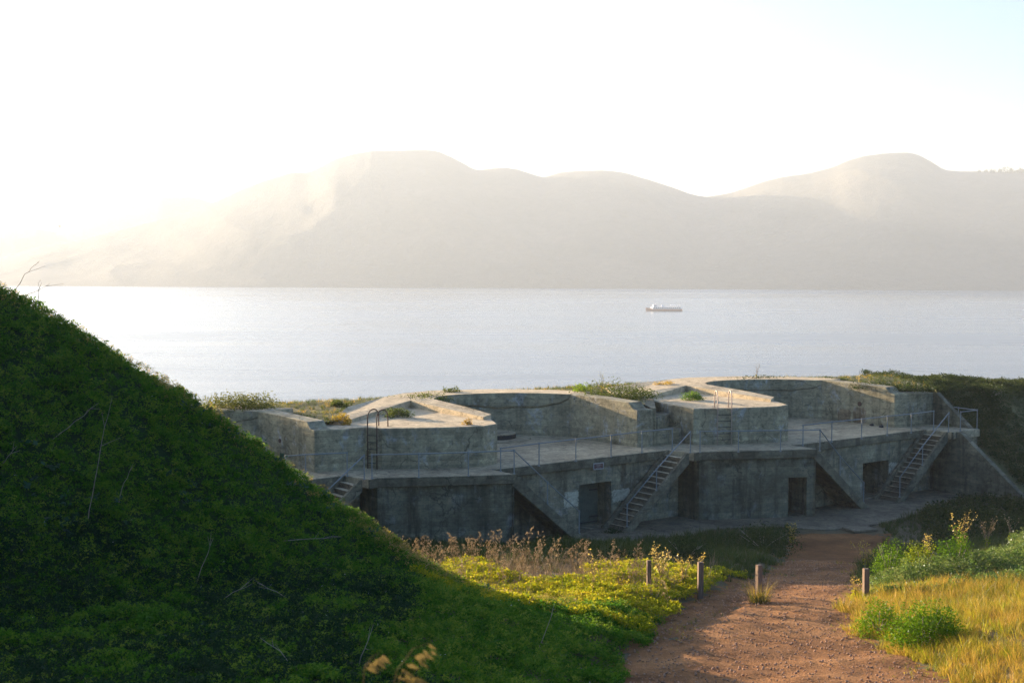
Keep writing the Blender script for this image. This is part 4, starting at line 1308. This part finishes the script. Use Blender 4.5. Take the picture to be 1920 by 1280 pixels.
# ------------------------------------------------------------------ single bushes and plants
def lumpy(n, c, rx, ry, rz, lumps):
    """leaf centres on a lumpy half ellipsoid"""
    lc = rng.normal(size=(lumps, 3)); lc /= np.linalg.norm(lc, axis=1, keepdims=True); lc[:, 2] = np.abs(lc[:, 2])
    lc *= rng.uniform(.45, .85, (lumps, 1))
    k = rng.integers(0, lumps, n)
    d = rng.normal(size=(n, 3)); d /= np.linalg.norm(d, axis=1, keepdims=True)
    p = lc[k] + d * (rng.uniform(.15, 1, (n, 1)) ** .45) * rng.uniform(.28, .42, (lumps, 1))[k]
    p[:, 2] = np.abs(p[:, 2])
    return np.array(c) + p * np.array([rx, ry, rz])

def bush(name, label, cat, px, py, w, h, mat, n=1400, size=.07, f=ground_z, group=None, lumps=26, dep=.8, sink=0.0, stems=6, stemmat='twig'):
    g = ground_hit(px, py, f)
    sc = g.y / FPX
    rx, rz = w * sc / 2, h * sc
    t = thing(name, label, cat, (g.x, g.y, g.z), group)
    c = (g.x, g.y, g.z - sink)
    stuff(quads_obj('foliage', leaf_quads(n, lambda k: lumpy(k, c, rx, rx * dep, rz, lumps), size), M[mat], t))
    m = MB()
    for k in range(stems):
        a = rng.uniform(0, 6.28); q = np.array(c) + np.array([math.cos(a) * rx * .5, math.sin(a) * rx * .5 * dep, rz * rng.uniform(.5, .8)])
        m.tube([c, tuple((np.array(c) * .5 + q * .5) + rng.normal(size=3) * .03), tuple(q)], [.018, .012, .006], 5)
    m.build('stem', M[stemmat], t)
    return t

roofz = lambda x, y: np.full_like(np.asarray(x, float), ROOF + .01)
bz = berm_z
bush('low_bush', 'large bright green low bush at the right edge of the path', 'bush', 1738, 1210, 180, 84, 'shrub_leaf', 7500, .06, low_z, lumps=80)
bush('low_bush', 'smaller green bush beside the large low bush and nearer the path', 'bush', 1648, 1190, 110, 66, 'shrub_leaf', 3600, .055, low_z, lumps=40)
bush('round_bush', 'round dark green bush with a sunlit top behind the right post', 'bush', 1666, 1082, 86, 82, 'shrub_leaf', 3200, .06, low_z, lumps=30)
bush('round_bush', 'round sunlit bush below the tall yellow weed on the right bank', 'bush', 1790, 1074, 86, 84, 'shrub_leaf', 3200, .06, low_z, lumps=30)
bush('yellow_bush', 'yellowish bush between the two round bushes on the right bank', 'bush', 1728, 1078, 84, 66, 'yellow_leaf', 2200, .06, low_z, lumps=24)
g = ground_hit(1424, 1130, low_z)
gt = thing('grass_tuft', 'grass tuft growing round the foot of the middle path post', 'grass tuft', tuple(g))
for nb, hh, mt in ((150, .42, 'green_grass'), (110, .62, 'gold_grass')):
    tm = tuft_mesh('blades', nb, hh, .75, .006, M[mt], .75)
    col.objects.link(tm); tm.parent = gt; stuff(tm)
bush('berm_bush', 'rounded olive bush on the berm behind the leftmost parapet', 'bush', 446, 774, 160, 44, 'bush_leaf', 6000, .10, bz, lumps=60)
bush('berm_bush', 'long green bush on the skyline behind the middle cross wall', 'bush', 1150, 746, 176, 36, 'bush_leaf', 3600, .10, bz, lumps=60)
bush('berm_bush', 'yellow green leafy bush at the left end of the long skyline bush', 'bush', 1092, 741, 56, 26, 'shrub_leaf', 1200, .09, bz, lumps=20)
bush('straw_bush', 'small pale straw bush at the right end of the long skyline bush', 'bush', 1248, 727, 52, 14, 'gold_grass', 700, .09, bz, lumps=14)
bush('berm_bush', 'small dark bush on the grassy berm near the water', 'bush', 640, 762, 46, 12, 'bush_leaf', 700, .09, bz, lumps=12)
bush('berm_bush', 'low green bush along the slab edge left of the middle pit', 'bush', 790, 752, 130, 16, 'bush_leaf', 1700, .09, bz, lumps=30)
bush('berm_bush', 'dense leafy bush at the tip of the middle parapet', 'bush', 845, 741, 50, 16, 'bush_leaf', 800, .09, bz, lumps=14)
bush('straw_bush', 'half straw half green bush at the slab corner above the ladder', 'bush', 640, 795, 52, 22, 'gold_grass', 1000, .08, roofz, lumps=16)
bush('ivy_bush', 'straw edged green plants in the roof hollow behind the hooped ladder', 'bush', 745, 782, 66, 20, 'bush_leaf', 1300, .08, roofz, lumps=22)
bush('ivy_bush', 'dark ivy mound in the roof hollow of the right block', 'bush', 1298, 750, 46, 22, 'mound_leaf', 1300, .08, roofz, lumps=20)
bush('straw_tuft', 'small pale straw tuft at the front edge of the middle roof', 'grass tuft', 878, 796, 24, 10, 'gold_grass', 420, .06, roofz, lumps=8)
bush('yard_bush', 'dark low bush on the yard in front of the middle stair', 'bush', 1165, 1056, 110, 28, 'hill_leaf', 2200, .08, low_z, lumps=30)
bush('yard_bush', 'dark spreading bush left of the path beyond the posts', 'bush', 1285, 1052, 130, 48, 'hill_leaf', 3000, .08, low_z, lumps=40)
bush('yard_bush', 'dark weedy bush before the stained front wall of the right block', 'bush', 1430, 1030, 180, 50, 'hill_leaf', 3600, .08, low_z, lumps=50)
bush('yard_bush', 'dark creeping plant at the foot of the middle doorway stair', 'bush', 1150, 1000, 54, 12, 'hill_leaf', 700, .07, low_z, lumps=10)
bush('skyline_bush', 'olive shrub on the hillside skyline at the far right', 'bush', 1858, 745, 110, 24, 'hill_leaf', 2000, .10, bz, lumps=34)
for px, py, w, h, lab in ((1430, 716, 150, 12, 'low sunlit scrub along the top of the right pit wall'), (1560, 716, 90, 10, 'thin scrub on the skyline above the corner of the right pit'),
                          (1640, 726, 130, 14, 'yellow scrub above the sunlit right cross wall'), (1720, 732, 110, 18, 'dark scrub behind the end wall on the right')):
    bush('skyline_scrub', lab, 'scrub', px, py, w, h, 'hill_leaf', 1500, .09, bz, lumps=30, stems=3)
def weed(label, px, py, top, n=7, spread=.3, flowers=26, name='flowering_weed', mat='flower', f=ground_z, leaves=120):
    g = ground_hit(px, py, f)
    h = PD(px, top, g.y).z - g.z
    t = thing(name, label, 'weed', (g.x, g.y, g.z))
    m = MB(); F = []; Lf = []
    for k in range(n):
        a = rng.uniform(0, 6.28); hh = h * rng.uniform(.65, 1.0); ln = spread * hh * rng.uniform(.2, 1)
        p = [np.array(g) + np.array([math.cos(a), math.sin(a), 0]) * ln * u * u + np.array([0, 0, hh * u - .03]) + rng.normal(size=3) * .012 * (u > 0) for u in np.linspace(0, 1, 6)]
        m.tube([tuple(q) for q in p], [.011, .010, .008, .007, .005, .004], 5)
        for b in range(4):
            q = p[2 + b % 4]; a2 = rng.uniform(0, 6.28); l = hh * rng.uniform(.1, .22)
            e = q + np.array([math.cos(a2) * l * .6, math.sin(a2) * l * .6, l * .8])
            m.tube([tuple(q), tuple(e)], [.005, .003], 4)
            F += [e + rng.normal(size=3) * .035 for _ in range(max(1, flowers // 5))]
        F += [p[-1] + rng.normal(size=3) * .04 for _ in range(flowers // 4)]
        Lf += [p[rng.integers(0, 3)] + rng.normal(size=3) * .05 for _ in range(leaves // n)]
    m.build('stem', M['dry_stem'], t)
    F = np.array(F); stuff(quads_obj('flowers', leaf_quads(len(F), lambda k: F, .05, .2, .9), M[mat], t))
    Lf = np.array(Lf); stuff(quads_obj('leaves', leaf_quads(len(Lf), lambda k: Lf, .09), M['yellow_leaf'], t))
    return t

weed('tall yellow flowering weed behind the thin leaning post', 1240, 1100, 1022, 10, .45, 26)
weed('yellow flowering weed midway between the two left posts', 1282, 1104, 1046, 7, .3, 22)
weed('slender yellow weed standing just behind the square post', 1314, 1108, 1036, 3, .12, 20)
weed('lone yellow weed poking above the dry stems in the sunlit patch', 1112, 1130, 1040, 3, .12, 18)
weed('yellow topped weed left of the thin leaning post', 1162, 1118, 1042, 4, .3, 16)
weed('tallest yellow flowering weed on the right bank', 1800, 1046, 966, 9, .35, 26)
weed('yellow flowering weed above the bush behind the right post', 1740, 1050, 1004, 6, .4, 24)
weed('sprawling yellow weed left of the round dark bush', 1625, 1068, 1020, 10, .7, 20)
weed('low yellow weed at the path edge left of the right post', 1604, 1122, 1082, 8, .5, 18)
weed('dry brown weed behind the tallest yellow weed', 1850, 1030, 975, 7, .3, 10, mat='dry_stem')
weed('dry brown weed near the right frame edge on the bank', 1896, 1020, 968, 7, .3, 10, mat='dry_stem')
weed('tall thin weed on the skyline above the right pit', 1418, 716, 680, 3, .2, 5, mat='dry_stem', f=bz, leaves=20)
weed('leafy weed sticking up from the long skyline bush', 1130, 742, 698, 4, .2, 10, mat='yellow_leaf', f=bz, leaves=60)
weed('grey yellow weed on the shaded yard before the dark doorway', 1486, 1018, 978, 9, .4, 16)

# dry twigs on the bank
def twig(label, pix, r=.0095, forks=2):
    """pix: pixels from the foot to the tip, standing a little off the bank"""
    g = ground_hit(pix[0][0], pix[0][1])
    if g.y > 37 or g.y < 20: g = PD(pix[0][0], pix[0][1], 34.9)
    pts = [np.array(PD(q[0], q[1], g.y - .12 * k - (.0 if k == 0 else .10))) for k, q in enumerate(pix)]
    pts[0] = np.array(g)
    t = thing('dry_twig', label, 'twig', tuple(g), 'dry twigs on the green bank')
    m = MB()
    P_ = [pts[0]]
    for a, b in zip(pts[:-1], pts[1:]):
        P_ += [a * .66 + b * .34 + rng.normal(size=3) * .012, a * .34 + b * .66 + rng.normal(size=3) * .012, b]
    m.tube([tuple(q) for q in P_], list(np.linspace(r, r * .35, len(P_))), 5)
    m.build('main_stem', M['twig'], t)
    for k in range(forks):
        i = rng.integers(len(P_) // 2, len(P_) - 1); q = P_[i]
        d = P_[-1] - P_[0]; d /= np.linalg.norm(d)
        e = q + (d + rng.normal(size=3) * .45) * rng.uniform(.12, .3)
        m = MB(); m.tube([tuple(q), tuple(e)], [r * .5, r * .25], 4); m.build('side_twig', M['twig'], t)
for lab, pix in (('thin bare twig standing against the water at the top left crest', [(28, 548), (42, 522), (58, 503), (74, 489)]),
                 ('short leafy twig on the crest right of the thin bare twig', [(70, 566), (72, 545), (76, 525)]),
                 ('slanting twig across the crest behind the short leafy twig', [(48, 555), (70, 545), (93, 532)]),
                 ('long pale twig upright in the upper middle of the bank', [(164, 990), (178, 900), (196, 800), (210, 745)]),
                 ('twig slanting up to the left of the long pale twig', [(100, 825), (140, 790), (185, 755)]),
                 ('thin twig near the left frame edge at mid height', [(2, 876), (14, 856), (31, 836)]),
                 ('short twig right of the long pale twig foot', [(222, 950), (232, 905), (248, 875)]),
                 ('twig lying flat near the crest below the cut off stair', [(530, 1014), (590, 1009), (640, 1006)]),
                 ('pale twig leaning right in the lower middle of the bank', [(398, 1134), (436, 1110), (472, 1094)]),
                 ('forked twig falling to the right beside the leaning pale twig', [(560, 1134), (518, 1108), (482, 1092)]),
                 ('pair of bent stalks upright at the lower middle of the bank', [(368, 1095), (384, 1050), (400, 1008)]),
                 ('crooked twig at the bottom of the bank left of the blurred grass', [(556, 1270), (526, 1220), (488, 1195)]),
                 ('thin upright twig above the blurred grass heads', [(672, 1260), (684, 1215), (700, 1170)]),
                 ('dry stalk at the right foot of the bank', [(1010, 1215), (1028, 1170), (1040, 1130)])):
    twig(lab, pix)

# blurred grass heads close to the camera
for lab, pix, hl in (('large blurred golden grass head nearest the bank foot', [(728, 1330), (745, 1255), (775, 1215), (805, 1205)], .075),
                     ('small blurred grass head left of the large one', [(676, 1330), (684, 1250), (700, 1228), (712, 1224)], .045),
                     ('drooping blurred golden grass head below the large one', [(735, 1330), (752, 1262), (765, 1250), (796, 1274)], .06)):
    Yd = 4.6
    pts = [np.array(PD(q[0], q[1], Yd)) for q in pix]
    base_ = np.array([pts[0][0] - .1, Yd, float(low_z(pts[0][0], Yd))])
    t = thing('grass_stalk', lab, 'grass stalk', tuple(base_), 'blurred grass stalks in the foreground')
    path_ = [base_, base_ * .4 + pts[0] * .6 + np.array([-.03, 0, .0])] + pts
    m = MB(); m.tube([tuple(q) for q in path_], list(np.linspace(.003, .001, len(path_))), 5)
    m.build('stem', M['straw'], t)
    A_, B_ = pts[-3], pts[-1]
    n = 20
    u = rng.uniform(0, 1, n)
    cc = A_ + (B_ - A_) * u[:, None] + np.stack([rng.uniform(-.002, .008, n), rng.normal(0, .010, n), -rng.uniform(0, hl * .35, n)], 1)
    V = leaf_quads(n, lambda k: cc, .026, 0, .35)
    d = np.array([.6, 0, -.5]); 
    V = np.stack([cc, cc + np.array([.008, .003, .0]), cc + np.array([.030, 0, -.017]) * rng.uniform(.7, 1.3, (n, 1)), cc + np.array([.008, -.003, -.009])], 1)
    stuff(quads_obj('seed_head', V, M['straw'], t))

# trees and huts on the far headland
def hill_point(px, py):
    return PD(px, py, np.interp(px, [0, 960, 1920], (3900, 3800, 3500)) - 8)
for k, (px, py, w, h) in enumerate(((1752, 312, 6, 5), (1836, 324, 8, 6), (1848, 324, 9, 6), (1862, 325, 14, 10), (1874, 325, 11, 9), (1884, 325, 17, 16), (1894, 325, 14, 13), (1905, 325, 9, 9), (1912, 325, 9, 12), (1919, 325, 9, 9), (1930, 325, 11, 10))):
    b = hill_point(px, py + 1); sc = b.y / FPX
    lab = 'lone small tree on the ridge right of the highest right summit' if k == 0 else ['', 'first', 'second', 'third', 'fourth', 'fifth and tallest', 'sixth', 'seventh', 'eighth', 'ninth', 'last'][k] + ' tree from the left in the hazy row on the right skyline'
    t = thing('ridge_tree', lab, 'tree', tuple(b), None if k == 0 else 'trees along the right skyline')
    m = MB(); m.tube([(b.x, b.y, b.z - 3), (b.x, b.y, b.z + h * sc * .5)], [1.0, .5], 6); m.build('trunk', M['twig'], t)
    quads_obj('crown', leaf_quads(420, lambda n: lumpy(n, (b.x, b.y, b.z), w * sc / 2, w * sc / 2, h * sc, 9), 2.6), M['hill_leaf'], t)

# ------------------------------------------------------------------ haze over the strait
hz = MB()
hx, hy0, hy1, hzt = 6100, -60, 7900, 318
hz.prism([(-hx, hy0), (hx, hy0), (hx, hy1), (-hx, hy1)], SEA_Z - 4.5, hzt)
ht = NT('haze_air')
vp = ht.n('ShaderNodeVolumePrincipled')
vp.inputs['Color'].default_value = (.80, .90, 1.0, 1)
vp.inputs['Density'].default_value = HAZE_DENSITY
vp.inputs['Anisotropy'].default_value = HAZE_G
ht.l(vp.outputs[0], ht.out.inputs['Volume'])
stuff(hz.build('haze', ht.m))
